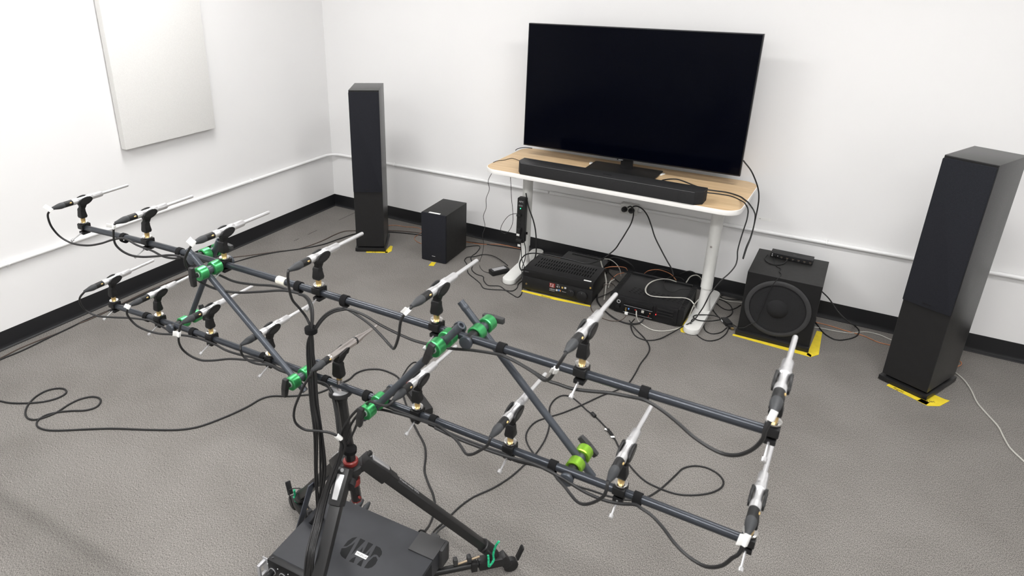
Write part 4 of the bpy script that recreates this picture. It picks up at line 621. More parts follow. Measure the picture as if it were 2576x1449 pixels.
for i in range(10): MB().bb((-.16+i*.034, -.0006, .0945), (-.150+i*.034, .0002, .0975)).build('button', 'bezel', t)
for sx in (-1, 1):
    for y in (.03, .215): MB().cyl((sx*.18, y, 0), (sx*.18, y, .0125), .018, n=14).build('foot', 'rubber', t)
# second amplifier behind it
t = thing('amplifier', 'low black amplifier with vent slots behind the receiver', 'amplifier', (2.195, -.155, 0), .0)
MB().bb((-.14, -.10, .01), (.14, .085, .088)).build('case', 'metalblack', t, bevel=.0015)
sl = MB()
for i in range(24):
    sl.bb((-.10+i*.0085, .04, .0879), (-.0955+i*.0085, .062, .0884)); sl.bb((-.03+i*.0065, -.085, .0879), (-.0265+i*.0065, -.06, .0884))
sl.build('vent_slots', 'void', t)['kind'] = 'stuff'
fin = MB()
for i in range(30): fin.bb((-.125+i*.0085, .085, .02), (-.121+i*.0085, .094, .09))
fin.build('heat_sink_fins', 'metalblack', t)['kind'] = 'stuff'
for sx in (-1, 1):
    for y in (-.08, .07): MB().cyl((sx*.12, y, 0), (sx*.12, y, .0105), .012, n=10).build('foot', 'rubber', t)
# ------------------------------------------------------------------ fanless computer
t = thing('fanless_computer', 'flat black finned computer case with rear ports, right of the receiver', 'computer', (2.703, -.558, 0), .015)
MB().bb((-.172, .006, .006), (.172, .345, .104)).build('case', 'metalblack', t, bevel=.0015)
MB().bb((-.17, .02, .1035), (.17, .335, .106)).build('top_plate', 'metalblack', t, bevel=.0015)
for sx in (-1, 1):
    b = MB().bb((sx*.172, .012, .008), (sx*.178, .338, .1045)); b.build('heat_sink', 'metalblack', t)
    for i in range(26):
        y = .012+i*.0125
        MB().bb((sx*.177, y, .010), (sx*.203, y+.0062, .108)).build('fin', 'metalblack', t, bevel=.0012)
MB().bb((-.175, .335, .098), (.175, .350, .1125)).build('rear_lip', 'metalblack', t, bevel=.002)
sl = MB()
for r_ in range(4):
    for i in range(12):
        x = -.12+i*.0265+r_*.004; y = .085+r_*.021
        if r_ in (0, 1, 2, 3): sl.bb((x, y, .1055), (x+.013, y+.003, .1064))
sl.build('vent_slots', 'void', t)['kind'] = 'stuff'
MB().bb((-.118, -.001, .018), (.042, .0065, .062)).build('port_plate', 'logo', t, bevel=.0008)
for z in (.0185, .0612): MB().bb((-.118, -.0022, z), (.042, -.0008, z+.0016)).build('steel_edge', 'ltgrey', t)
for x, z, m, wd, hh in ((-.103, .045, 'brass', .008, .006), (-.103, .034, 'brass', .008, .006), (-.088, .045, 'blueprint', .007, .007), (-.064, .030, 'bezel', .014, .008), (-.050, .048, 'red', .009, .007), (-.030, .030, 'bezel', .014, .008), (-.010, .048, 'grey', .014, .014), (.008, .040, 'bezel', .012, .01), (.024, .030, 'red', .006, .006), (.030, .048, 'copper', .006, .006)):
    MB().bb((x-wd/2, -.007, z-hh/2), (x+wd/2, 0, z+hh/2)).build('port', m, t, bevel=.0008)
MB().bb((-.105, -.016, .012), (-.088, -.0075, .026)).build('white_flag_label', 'label', t)
MB().bb((-.115, -.0015, .070), (.040, .0065, .094)).build('expansion_panel', 'metalblack', t, bevel=.001)
MB().bb((-.06, -.0022, .083), (.02, -.0013, .0845)).build('slot_seam', 'bezel', t)
MB().bb((.046, -.003, .016), (.056, .0065, .099)).build('bracket', 'bezel', t, bevel=.001)
for k in range(3):
    MB().bb((.066, -.0012, .046+k*.017), (.150, .0065, .056+k*.017)).build('slot_cover', 'satin', t, bevel=.0008)
MB().bb((.059, -.0022, .047), (.063, .001, .051)).build('status_light', 'led', t)
for x, z in ((.160, .090), (.146, .062), (.146, .045), (.160, .022), (-.035, .078)): MB().cyl((x, .007, z), (x, -.002, z), .0028, n=10).build('screw', 'bezel', t)
MB().lathe((-.150, .007, .072), (0, -1, 0), [(0, .011), (.004, .011), (.004, .007), (0, .007)], 18, caps=False).build('antenna_ring', 'ltgrey', t)
MB().cyl((-.150, .007, .045), (-.150, -.010, .045), .012, n=16).build('knob', 'satin', t)
for sx in (-1, 1):
    for y in (.03, .32): MB().cyl((sx*.15, y, 0), (sx*.15, y, .0065), .012, n=10).build('foot', 'rubber', t)
# ------------------------------------------------------------------ power strip on desk leg
t = thing('power_strip', 'black power strip with a green light strapped to the left desk leg', 'power strip', (1.849, -.375, .215), 0)
MB().py(rrect(-.027, 0, .027, .295, .009, 5), -.016, .02).build('body', 'plastic', t, bevel=.003)
text('APC', .017, (-.016, -.0163, .265), (1, 0, 0), (0, 0, 1), 'print', t)
MB().bb((-.017, -.0175, .240), (.010, -.0155, .250)).build('reset_switch', 'dimprint', t, bevel=.002)
MB().bb((-.006, -.0172, .224), (-.001, -.0158, .229)).build('status_light', 'ledg', t)
for z in (.185, .150, .122, .090, .055, .025):
    b = MB().bb((-.007, -.0165, z), (-.005, -.0158, z+.008)).bb((.003, -.0165, z), (.005, -.0158, z+.008)).cyl((-.001, -.0158, z-.004), (-.001, -.0165, z-.004), .0025, n=8); b.build('socket', 'logo', t)
MB().bb((-.012, -.045, .073), (.012, -.0165, .105)).build('plug', 'rubber', t, bevel=.004)
MB().bb((-.012, -.050, .018), (.026, -.0165, .034)).build('plug', 'rubber', t, bevel=.004)
MB().bb((-.022, -.035, .176), (.006, -.0165, .192)).build('plug', 'rubber', t, bevel=.004)
MB().bb((-.014, -.036, .052), (.006, -.0348, .066)).build('plug_label', 'label', t)
MB().bb((-.034, .018, .05), (.034, .024, .065)).build('strap', 'velcro', t)
o = MB().bb((1.818, -.3525, .170), (1.866, -.3505, .185)).build('leg_label', 'label', world=True); tag(o, 'white printed label on the left desk leg below the power strip', 'label')
# adapter brick
t = thing('power_adapter', 'black laptop style power brick with white sticker on the carpet', 'power adapter', (1.741, -.447, 0), 1.02)
MB().bb((-.062, -.027, .001), (.062, .027, .032)).build('case', 'plastic', t, bevel=.004)
MB().bb((-.045, -.017, .0318), (.045, .019, .0325)).build('sticker', 'ltgrey', t)
# video extender with plugs in the tangle
t = thing('video_adapter', 'small black video adapter box in the cable tangle by the subwoofer', 'adapter', (3.100, -.363, .002), -.95)
MB().bb((-.034, -.018, 0), (.034, .018, .020)).build('case', 'plastic', t, bevel=.002)
MB().bb((-.030, -.019, .004), (-.004, -.0175, .012)).build('printed_mark', 'print', t)
pg = MB().bb((.034, -.012, .003), (.066, .010, .015)).build('plug', 'rubber', t, bevel=.002)
MB().bb((.066, -.008, .005), (.078, .006, .0125)).build('contact', 'brass', pg)
# outlet plugs
# ------------------------------------------------------------------ microphone array
UP = [Vector(p) for p in D['upper']]; LO = [Vector(p) for p in D['lower']]
AZ = -.0087
def bar(name, P, label):
    a, b = P[0], P[-1]
    pts = [a+(a-P[1]).normalized()*.014]+P+[b+(b-P[-2]).normalized()*.012]
    o = MB().tube(smooth_path(pts, 6), .0095, 20).build(name, 'bar', world=True); return tag(o, label, 'bar', 'long bars of the microphone array')
bar('boom_bar', UP, 'upper long slate-grey bar of the microphone array')
bar('boom_bar', LO, 'lower long slate-grey bar of the microphone array')
def ordinal(i, n):
    if i == 0: return 'at the left end'
    if i == n-1: return 'at the right end'
    w = ['', 'second', 'third', 'fourth', 'fifth', 'sixth', 'seventh', 'eighth', 'ninth']
    return w[i]+' from the left' if i <= n//2 else w[n-1-i]+' from the right'
H = .100   # microphone axis above bar axis
POSE = {('upper', 0): (.05, .075), ('upper', 1): (.03, .07), ('upper', 2): (.02, .02), ('lower', 0): (.09, .02), ('lower', 1): (.06, .02), ('lower', 2): (.03, .01), ('lower', 3): (.0, .0)}   # small yaw and lean of single mounts
MD = Vector((0, .006, 0))
def mic_frame(nm, i, p):
    yaw, lean = POSE.get((nm, i), (0, 0))
    R = Matrix.Rotation(AZ+yaw, 3, 'Z') @ Matrix.Rotation(lean, 3, 'Y')
    return R, p+R @ (Vector((0, 0, H))+MD), R.to_euler()
def make_mount(label, loc):
    t = thing('microphone_mount', label, 'microphone mount', loc, AZ, 'clamp mounts on the array bars')
    b = MB().bb((-.013, -.013, .0085), (.013, .015, .017)).bb((-.013, .0085, -.016), (.013, .016, .016)).bb((-.013, -.016, -.002), (.013, -.0095, .016)).bb((-.011, -.014, -.020), (.011, .013, -.0105))
    b.build('clamp_block', 'black', t, bevel=.0015)
    s = MB().cyl((0, -.010, -.014), (0, -.046, -.028), .0021, n=8); s.build('thumb_screw', 'silver', t)
    MB().lathe((0, -.0435, -.027), (0, -.036, -.014), [(0, .003), (.001, .0048), (.009, .0048), (.010, .003)], 10).build('screw_knob', 'silver', t)
    MB().lathe((0, 0, .0168), (0, 0, 1), [(0, .009), (.003, .009), (.0035, .0142), (.0065, .0142), (.0075, .009)], 20).build('washer', 'chrome', t)
    MB().cyl((0, 0, .023), (0, 0, .039), .0072, n=14).build('brass_insert', 'brass', t)
    st = MB(); lo = .0375; hi = .062
    st.add([(-.0105, -.0095, lo), (.0105, -.0095, lo), (.0105, .0095, lo), (-.0105, .0095, lo), (-.0115, -.0105, lo+.006), (.0115, -.0105, lo+.006), (.0115, .0115, lo+.006), (-.0115, .0115, lo+.006), (-.0085, -.0085, hi+.008), (.0085, -.0085, hi+.008), (.0085, .0085, hi+.004), (-.0085, .0085, hi+.004)],
           [(3, 2, 1, 0), (0, 1, 5, 4), (1, 2, 6, 5), (2, 3, 7, 6), (3, 0, 4, 7), (4, 5, 9, 8), (5, 6, 10, 9), (6, 7, 11, 10), (7, 4, 8, 11), (8, 9, 10, 11)])
    so = st.build('stem', 'black', t, bevel=.0015)
    MB().bb((-.0122, -.004, .047), (-.0104, .004, .052)).build('lock_nut', 'logo', so)
    MB().cyl((-.0095, 0, .064), (.0095, 0, .064), .0088, n=16).build('pivot', 'black', t)
    MB().px([(-.006, .066), (.009, .066), (.017, H-.021), (.028, H-.012), (.026, H-.007), (-.008, H-.007), (-.008, H-.013), (-.004, H-.022)], -.0075, .0075).build('clip_neck', 'black', t, bevel=.002)
    for sx in (-1, 1):
        w = MB(); n = 16; vs = []
        prof = [(math.cos(2*math.pi*k/n)*.0255+.012, math.sin(2*math.pi*k/n)*.0135+(.003*math.cos(2*math.pi*k/n))+H-.004) for k in range(n)]
        w.px(prof, sx*.0095, sx*.0145); o = w.build('clip_jaw', 'black', t, bevel=.0022)
        pr = [((y-.012)*.66+.012, (z-H+.004)*.5+H-.004) for y, z in prof]
        MB().px(pr, sx*.0142, sx*.0152).build('jaw_ridge', 'satin', o)
    return t
def make_mic(label, loc):
    t = thing('measurement_microphone', label, 'microphone', loc, AZ, 'silver microphones of the array')
    MB().lathe((0, -.035, 0), (0, 1, 0), [(0, .0088), (.001, .0104), (.016, .0104), (.0165, .0098), (.020, .0098), (.024, .0086), (.052, .0086), (.056, .0102)], 20).build('body', 'silver', t)
    MB().lathe((0, .020, 0), (0, 1, 0), [(0, .0102), (.001, .0112), (.017, .0112), (.0185, .0105)], 20).build('collar', 'silver', t)
    MB().lathe((0, .038, 0), (0, 1, 0), [(0, .0100), (.034, .0098), (.036, .0088), (.0365, .0052)], 20).build('shoulder', 'silver', t)
    MB().lathe((0, .0735, 0), (0, 1, 0), [(0, .0050), (.100, .0050), (.103, .0046), (.1035, .003)], 16).build('tip', 'silver', t)
    return t
mount0 = mic0 = None
ROWS = [(UP, 'upper', None), (LO, 'lower', 4)]
for P, nm, skip in ROWS:
    idx = [i for i in range(len(P)) if i != skip]
    for j, i in enumerate(idx):
        lab = ordinal(j, len(idx))
        if nm == 'lower': lab = ordinal(j, len(idx))
        l1 = 'black clip and clamp mount %s on the %s bar' % (lab, nm); l2 = 'silver measurement microphone %s on the %s bar' % (lab, nm)
        R, mp_, eu = mic_frame(nm, i, P[i])
        if mount0 is None: mount0 = make_mount(l1, P[i]); mic0 = make_mic(l2, mp_); a_, b_ = mount0, mic0
        else: a_ = dup(mount0, P[i], AZ, l1); b_ = dup(mic0, mp_, AZ, l2)
        a_.rotation_euler = eu; b_.rotation_euler = eu
# centre reference microphone on the tripod plate
c = LO[4]
t = thing('reference_mount', 'clip mount standing on the round tripod plate', 'microphone mount', c, AZ)
MB().lathe((0, 0, -.0135), (0, 0, 1), [(0, .0085), (.03, .0075), (.034, .0075)], 14).build('metal_adapter', 'nickel', t)
MB().cyl((0, 0, .018), (0, 0, .028), .0075, n=14).build('brass_insert', 'brass', t)
st = MB(); lo = .027; hi = .064
st.add([(-.0125, -.010, lo), (.0125, -.010, lo), (.0125, .010, lo), (-.0125, .010, lo), (-.015, -.011, lo+.008), (.015, -.011, lo+.008), (.015, .0115, lo+.008), (-.015, .0115, lo+.008), (-.0125, -.0095, hi+.006), (.0125, -.0095, hi+.006), (.0125, .0095, hi+.002), (-.0125, .0095, hi+.002)],
       [(3, 2, 1, 0), (0, 1, 5, 4), (1, 2, 6, 5), (2, 3, 7, 6), (3, 0, 4, 7), (4, 5, 9, 8), (5, 6, 10, 9), (6, 7, 11, 10), (7, 4, 8, 11), (8, 9, 10, 11)])
st.build('stem', 'black', t, bevel=.002)
MB().cyl((-.012, 0, .066), (.012, 0, .066), .010, n=16).build('pivot', 'black', t)
MB().px([(-.006, .070), (.008, .070), (.030, H-.012), (.030, H+.004), (.026, H-.006), (-.010, H-.010)], -.0095, .0095).build('clip', 'black', t, bevel=.002)
for sx in (-1, 1): MB().px([(-.010, H-.011), (.028, H-.011), (.036, H+.002), (.030, H+.006), (-.004, H)], sx*.0105, sx*.014).build('clip_jaw', 'black', t, bevel=.002)
t = thing('reference_microphone', 'rose-nickel microphone with a tapering tip above the tripod', 'microphone', c+Vector((0, 0, H)), AZ)
MB().lathe((0, -.036, 0), (0, 1, 0), [(0, .0102), (.001, .0108), (.012, .0108), (.0125, .0105), (.105, .0105)], 22).build('body', 'nickel', t)
MB().lathe((0, .0685, 0), (0, 1, 0), [(0, .0106), (.002, .0112), (.006, .0112), (.007, .0106)], 22).build('ring', 'satin', t)
MB().lathe((0, .0752, 0), (0, 1, 0), [(0, .0105), (.012, .0100), (.035, .0062), (.070, .0042), (.095, .0036), (.0965, .0025)], 20).build('tapered_tip', 'nickel', t)
# ------------------------------------------------------------------ brace rods and green grip clamps
LABR = dict(F1='slate brace rod in front, from the upper bar left part down to the centre', F2='dark brace rod in front with open upper end, right of the tripod',
            B1='slate brace rod behind the bars at the far left', B2='slate brace rod behind the bars at the right')
for k, (a, b) in D['rods'].items():
    a = Vector(a); b = Vector(b); r = .0088; d = (b-a).normalized()
    o = MB().lathe(a, d, [(.006, .0055), (0, .0058), (0, r), ((b-a).length, r), ((b-a).length, .005)], 18).build('brace_rod', 'rod', world=True)
    tag(o, LABR[k], 'rod', 'diagonal rods of the array')
    o2 = MB().lathe(a+d*.012, d, [(0, .0089), (.001, .0093), (.010, .0093), (.011, .0089)], 18, caps=False); inv = o.location
    o2.v = [v-inv for v in o2.v]; o2.build('end_sleeve', 'rod', o)
LABC = dict(F1u=('green clamp in front on the upper bar at left', 0, 'green'), F1l=('green clamp in front on the lower bar, left of the cable bundle', 10, 'green'), F2u=('green clamp in front on the upper bar beside the open rod end', 20, 'green'), F2l=('green clamp in front on the lower bar, right of the tripod', 10, 'green'),
            B1u=('green clamp behind the upper bar at left', 88, 'green'), B1l=('green clamp behind the lower bar at the far left', 15, 'green'), B2u=('green clamp behind the upper bar with grey T-handle', 92, 'green'), B2l=('lime green clamp behind the lower bar at right', 50, 'lime'))
for k, p in D['clamps'].items():
    lab, ang, g = LABC[k]; front = k[0] == 'F'
    x = p[0]; y = -2.79+AZ*(x-2.45)
    t = thing('grip_clamp', lab, 'clamp', (x, y, p[2]), AZ+(0 if front else math.pi), 'green grip clamps of the array')
    MB().cyl((0, .014, 0), (0, .023, 0), .0155, n=24).build('jaw_cap', 'rod', t, bevel=.002)
    MB().cyl((0, -.02, 0), (0, .0145, 0), .0128, n=20).build('jaw', 'black', t)
    d1 = MB().lathe((0, -.019, 0), (0, -1, 0), [(.002, .013), (0, .0165), (.002, .0192), (.025, .0192), (.027, .0175), (.027, .008)], 36); d1.build('inner_drum', g, t)
    d2 = MB().lathe((0, -.067, 0), (0, -1, 0), [(0, .008), (0, .0175), (.002, .0192), (.025, .0192), (.027, .0172), (.026, .011), (.026, .002)], 36); d2.build('outer_drum', g, t)
    MB().cyl((0, -.040, 0), (0, -.070, 0), .0115, n=20).build('spindle', 'rod', t)
    MB().cyl((0, -.092, 0), (0, -.0945, 0), .0085, n=18).build('washer', 'ltgrey', t)
    MB().cyl((0, -.093, 0), (0, -.108, 0), .0062, n=14).build('handle_stem', 'plastic', t)
    hd = MB(); a = math.radians(ang); ux, uz = math.sin(a), math.cos(a)
    hd.obox((ux*-.028, -.110, uz*-.028), (0, -.110, 0), .014, .011, (0, 1, 0), .015, .016); hd.obox((0, -.110, 0), (ux*.028, -.110, uz*.028), .015, .016, (0, 1, 0), .014, .011)
    hd.build('t_handle', 'darkgrey' if k in ('B2u', 'B2l', 'B1u') else 'plastic', t, bevel=.002)
# ------------------------------------------------------------------ velcro ties and tape on the bars
for nm, L in (('upper', D['ties_u']), ('lower', D['ties_l'])):
    for i, p in enumerate(L):
        BB = UP if nm == 'upper' else LO
        for q0, q1 in zip(BB[:-1], BB[1:]):
            if q0.x <= p[0] <= q1.x: p = q0.lerp(q1, (p[0]-q0.x)/(q1.x-q0.x))
        b = MB(); n = 20; w = .0085; vs = []
        ring = lambda s, r: [(s, math.sin(2*math.pi*k/n)*r, -.003+math.cos(2*math.pi*k/n)*r*1.12) for k in range(n)]
        vs = ring(-w, .0105)+ring(w, .0105)+ring(w, .0142)+ring(-w, .0142)
        fs = [(a*n+k, a*n+(k+1) % n, ((a+1) % 4)*n+(k+1) % n, ((a+1) % 4)*n+k) for a in range(4) for k in range(n)]
        b.add([Vector(v)+Vector(p) for v in vs], fs)
        o = b.build('hook_loop_tie', 'velcro', world=True)
        tag(o, 'black velcro cable tie %s on the %s bar' % (ordinal(i, len(L)), nm), 'cable tie', 'velcro ties on the array bars')
px = 2.262; b = MB().lathe((px, -2.7884, 1.0535), (1, -.0087, .012), [(0, .0102), (.0, .0118), (.030, .0118), (.030, .0102)], 20)
tag(b.build('tape_wrap', 'cream', world=True), 'cream cloth tape wrapped round the upper bar left of centre', 'tape')
# ------------------------------------------------------------------ cables
CAB = {
 'long_left': ('rubber', 'long black cable looped twice on the carpet at the left'), 'small_loop': ('rubber', 'short black lead rising by the dark box behind the tripod'),
 'usb_long': ('rubber', 'thin black cable wandering over the carpet in front of the desk'), 'wall_pair_a': ('brown', 'thin dark wire along the left wall base'),
 'wall_pair_b': ('rubber', 'black cable along the left wall base running behind the tower speaker'), 'copper_left': ('copper', 'copper speaker wire behind the left tower speaker'),
 'copper_mid': ('copper', 'copper speaker wire along the back wall under the desk'), 'black_mid': ('rubber', 'black cable along the back wall behind the small subwoofer'),
 'sub_cord': ('rubber', 'black power cord of the small subwoofer winding over the carpet'), 'adapter_cord': ('rubber', 'black cord curving from the power brick over the carpet'),
 'thin_hang': ('rubber', 'thin wavy wire hanging from the left desk corner'), 'desk_thin': ('rubber', 'thin wire looping from under the desk to the power strip'),
 'strip_cord': ('rubber', 'thick black cord from the power strip to the left outlet socket'), 'outlet_cord': ('rubber', 'thick black cord from the right outlet socket down to the floor'),
 'strip_low_a': ('rubber', 'black cord dropping from the lowest plug of the power strip'), 'strip_low_b': ('rubber', 'black cord from the power strip down beside the receiver'),
 'soundbar_hdmi': ('rubber', 'black cable arching over the desk behind the soundbar and hanging off the right edge'), 'tv_cord': ('rubber', 'black cable hanging behind the right edge of the television'),
 'soundbar_power': ('rubber', 'black cable from the soundbar end over the desk corner to the floor'), 'left_desk_thin': ('rubber', 'thin wire from the soundbar left end to the desk edge'),
 'tv_left_cord': ('rubber', 'short wire on the back left corner of the desk'), 'gray_flat': ('grey', 'light grey twin cable looped on the fanless computer'),
 'pc_thin': ('rubber', 'thin black wire lying on the fanless computer'), 'pc_net': ('grey', 'light grey network cable in front of the fanless computer'),
 'copper_pc': ('copper', 'copper wire arching behind the fanless computer'), 'copper_b': ('copper', 'copper wire arching between receiver and computer'),
 'copper_c': ('copper', 'copper wire end beside the computer left fins'), 'flat_a': ('grey', 'light grey flat cable dropping right of the receiver'),
 'flat_b': ('grey', 'light grey flat cable arching behind the receiver'), 'flat_c': ('grey', 'light grey cable arch beside the right desk leg'),
 'flat_d': ('grey', 'short light grey cable at the computer left side'), 'thick_hose': ('rubber', 'thick black cable arch against the black skirting'),
 'brown_wire': ('brown', 'thin brown wire looping in front of the computer left corner'), 'pc_black': ('rubber', 'thick black cable under the computer front edge'),
 'black_back_a': ('rubber', 'black cable arch behind the computer'), 'black_back_b': ('rubber', 'black cable arch left of the right desk leg'),
 'black_gap': ('rubber', 'black cable in the gap between receiver and computer'), 'black_gap_b': ('rubber', 'thin black loop in the gap beside the receiver'),
 'tangle_a': ('rubber', 'black cable loop over the right desk foot'), 'tangle_b': ('rubber', 'small black cable loop right of the right desk foot'),
 'tangle_c': ('rubber', 'wide black cable loop in front of the right desk foot'), 'tangle_d': ('rubber', 'black cable from the right desk leg to the large subwoofer'),
 'tangle_e': ('rubber', 'black cable from the desk leg to the video adapter'), 'tangle_f': ('rubber', 'black cable curve behind the video adapter'),
 'gray_back': ('grey', 'light grey cable from the right desk foot to behind the large subwoofer'), 'black_back_c': ('rubber', 'black cable against the wall left of the large subwoofer'),
 'hdmi_thin': ('rubber', 'thin wire hanging over the front of the large subwoofer'), 'sub_hdmi_loop': ('rubber', 'black loop of cable in front of the splitter box'),
 'sub_power': ('rubber', 'black power cord looping right of the large subwoofer'), 'copper_right': ('copper', 'copper speaker wire between large subwoofer and right tower'),
 'gray_right': ('grey', 'light grey cable between large subwoofer and right tower'), 'gray_far_right': ('grey', 'long pale cable winding over the carpet right of the right tower'),
 'copper_loop_right': ('copper', 'small copper wire loop behind the right tower speaker'), 'mixer_short': ('rubber', 'short lead bridging two jacks at the mixer rear'),
 'mixer_power': ('greyrubber', 'power lead plugged into the mixer rear'),
 'u0': ('rubber', 'microphone cable hanging at the left end of the upper bar'), 'u1': ('rubber', 'microphone cable of the second upper microphone from the left'),
 'u2': ('rubber', 'microphone cable sagging under the left upper green clamps'), 'u3': ('rubber', 'microphone cable falling from the middle upper microphone into the bundle'),
 'u0b': ('rubber', 'left strand of the hanging cable bundle from the upper bar'), 'u1b': ('rubber', 'middle strand of the hanging cable bundle from the upper bar'),
 'u4': ('rubber', 'microphone cable bent sharply below the upper bar right of the bundle'), 'u5': ('rubber', 'microphone cable of the second upper microphone from the right'),
 'u6': ('rubber', 'microphone cable hanging in a wide curve at the right end of the upper bar'), 'l0': ('rubber', 'microphone cable hanging at the left end of the lower bar'),
 'l1': ('rubber', 'microphone cable of the second lower microphone from the left'), 'l2': ('rubber', 'microphone cable sagging deeply below the left of the lower bar'),
 'l3': ('rubber', 'microphone cable of the lower microphone behind the front brace rod'), 'l4': ('rubber', 'cable of the nickel reference microphone looping left of the tripod'),
 'l5': ('rubber', 'microphone cable wrapped by the lower green clamp right of the tripod'), 'l6': ('rubber', 'microphone cable dipping below the lower bar right of centre'),
 'l7': ('rubber', 'microphone cable dipping below the lower bar left of the lime clamp'), 'l8': ('rubber', 'microphone cable hanging in a wide curve at the right end of the lower bar')}
CO = {}
for k, (r, P) in D['cables'].items():
    m, lab = CAB[k]
    mic = len(k) <= 3
    if mic and not k.endswith('b'):
        nm_, i_ = ('upper', int(k[1:])) if k[0] == 'u' else ('lower', int(k[1:]))
        R_, q_, _ = mic_frame(nm_, i_, (UP if k[0] == 'u' else LO)[i_])
        P = [list(q_+R_ @ Vector((0, -.100, 0))), list(q_+R_ @ Vector((0, -.106, -.003)))]+P[2 if k[0] == 'u' and i_ in (1, 3) else 1:]
    pts = smooth_path(P, 5)
    flat = .55 if k in ('gray_flat', 'flat_a', 'flat_b', 'flat_c', 'flat_d') else 1.
    o = MB().tube(pts, r, 8, flat).build('microphone_cable' if mic else ('speaker_wire' if 'copper' in k else 'cable'), m, world=True)
    tag(o, lab, 'cable' if 'copper' not in k else 'wire'); CO[k] = (o, pts, r)
def child(b, name, m, parent, **kw):
    b.v = [v-parent.location for v in b.v]; return b.build(name, m, parent, **kw)
def connector(key, R, p):
    o, pts, r = CO[key]; d = R @ Vector((0, 1, 0)); s = p-d*.035
    child(MB().lathe(s, -d, [(-.004, .0090), (0, .0098), (.026, .0098), (.027, .0090)], 18), 'connector', 'black', o)
    child(MB().ell(s-d*.008+R @ Vector((.0090, 0, .0032)), (.0022, .0045, .0026), 10, 6), 'latch', 'brass', o)
    q = s-d*.027; b = MB()
    b.lathe(q, -d, [(-.0005, .0092), (.002, .0098), (.011, .0102), (.020, .0090), (.030, .0066), (.038, .0050), (.042, r+.0008)], 16)
    child(b, 'boot', 'greyrubber', o)
for nm_, P, i in [('upper', UP, j) for j in range(7)]+[('lower', LO, j) for j in range(9)]:
    R_, q_, _ = mic_frame(nm_, i, P[i]); connector(nm_[0]+str(i), R_, q_)
def label_on(key, f, size, name='label_tag', m='label', off=(0, 0, 0)):
    o, pts, r = CO[key]; i = int(f*(len(pts)-2)); a = pts[i]; d = (pts[i+1]-a).normalized()
    sd = d.cross(Vector((.55, -.75, -.37))).normalized(); c = a+Vector(off)
    b = MB().obox(c-d*size[0]/2, c+d*size[0]/2, r*2+.0016, r*2+.0016).obox(c-d*size[0]/2+sd*size[1]*.45, c+d*size[0]/2+sd*size[1]*.45, size[1], .0014, Vector((.55, -.75, -.37)))
    return child(b, name, m, o, bevel=.001)
for k, f, s in (('u0', .03, (.014, .024, .009)), ('u1', .05, (.014, .022, .009)), ('u2', .03, (.018, .020, .010)), ('u4', .05, (.018, .013, .009)), ('u5', .06, (.022, .010, .009)), ('u6', .03, (.018, .010, .009)),
                ('l1', .04, (.014, .014, .009)), ('l2', .06, (.018, .018, .009)), ('l4', .58, (.018, .012, .010)), ('l8', .04, (.022, .018, .010))):
    label_on(k, f, s)
o = CO['l8'][0]
# bundle knot tie
c = Vector((2.4085, -2.852, .985))
P0 = [CO[k][1] for k in ('u3', 'u1b', 'u5')]
kn = MB().lathe((2.430, -2.8525, .974), (.0, .02, 1), [(0, .0125), (.002, .016), (.016, .0165), (.018, .0125)], 18)
tag(kn.build('hook_loop_tie', 'velcro', world=True), 'black velcro tie knotted round the hanging cable bundle', 'cable tie')
kn = MB().lathe((2.484, -2.800, .590), (.1, .03, 1), [(0, .0175), (.001, .0205), (.012, .0205), (.013, .0175)], 20)
tag(kn.build('hook_loop_tie', 'velcro', world=True), 'black velcro tie round the tripod column and its cables', 'cable tie')
# ferrite and flags on the floor cable
o = CO['usb_long'][0]
child(MB().lathe((2.7575, -1.519, .0085), (.0245, -.0174, 0), [(0, .006), (.002, .0085), (.024, .0085), (.026, .006)], 14), 'ferrite_bead', 'plastic', o)
child(MB().obox((2.853, -1.587, .0075), (2.8875, -1.621, .0075), .012, .009), 'inline_joint', 'plastic', o, bevel=.002)
child(MB().bb((2.842, -1.598, .008), (2.866, -1.588, .0092)).box((2.888, -1.626, .009), (.016, .010, .001), .6), 'paper_flag', 'label', o)
# cable ends at outlet
for k, x in (('strip_cord', 2.388), ('outlet_cord', 2.432)):
    child(MB().lathe((x, -.0485, .436), (0, -1, .12), [(0, .016), (.004, .0175), (.024, .0165), (.034, .009), (.044, .0055)], 16), 'plug', 'rubber', CO[k][0])
# strap tail on carpet
# ------------------------------------------------------------------ tripod
AP = Vector((2.476, -2.786, .515))
t = thing('tripod', 'black photo tripod with red collar under the microphone array', 'tripod', (2.478, -2.786, .10))
top = Vector((2.4575, -2.7895, .766)); bot = Vector((2.486, -2.785, .408))
cd = (bot-top).normalized()
MB().cyl(top, bot, .0145, n=8).build('centre_column', 'satin', t, world=True)
MB().lathe(top-cd*.010, cd, [(0, .0305), (.003, .031), (.007, .0325), (.010, .0325), (.012, .030), (.014, .019), (.030, .0165)], 32).build('top_collar', 'plastic', t, world=True)
MB().lathe(top-cd*.0115, cd, [(0, .0285), (.0022, .029)], 32).build('top_plate', 'ltgrey', t, world=True)
lv = MB().lathe(top+Vector((.026, .022, .003)), (0, 0, 1), [(0, .006), (.010, .006)], 14); lvo = lv.build('spirit_level', 'plastic', t, world=True)
MB().lathe(top+Vector((.026, .022, .0115)), (0, 0, 1), [(0, .0045), (.002, .0045)], 12).build('level_bubble', 'lime', t, world=True)
MB().lathe(AP-cd*.034, cd, [(0, .0185), (.003, .0215), (.012, .0215), (.016, .019)], 28).build('red_collar', 'red', t, world=True)
MB().lathe(AP+cd*.032, cd, [(0, .0185), (.002, .020), (.018, .019), (.020, .017)], 28).build('red_collar', 'red', t, world=True)
MB().lathe(bot-cd*.002, cd, [(0, .0150), (.003, .0150), (.005, .012)], 8).build('red_end_ring', 'red', t, world=True)
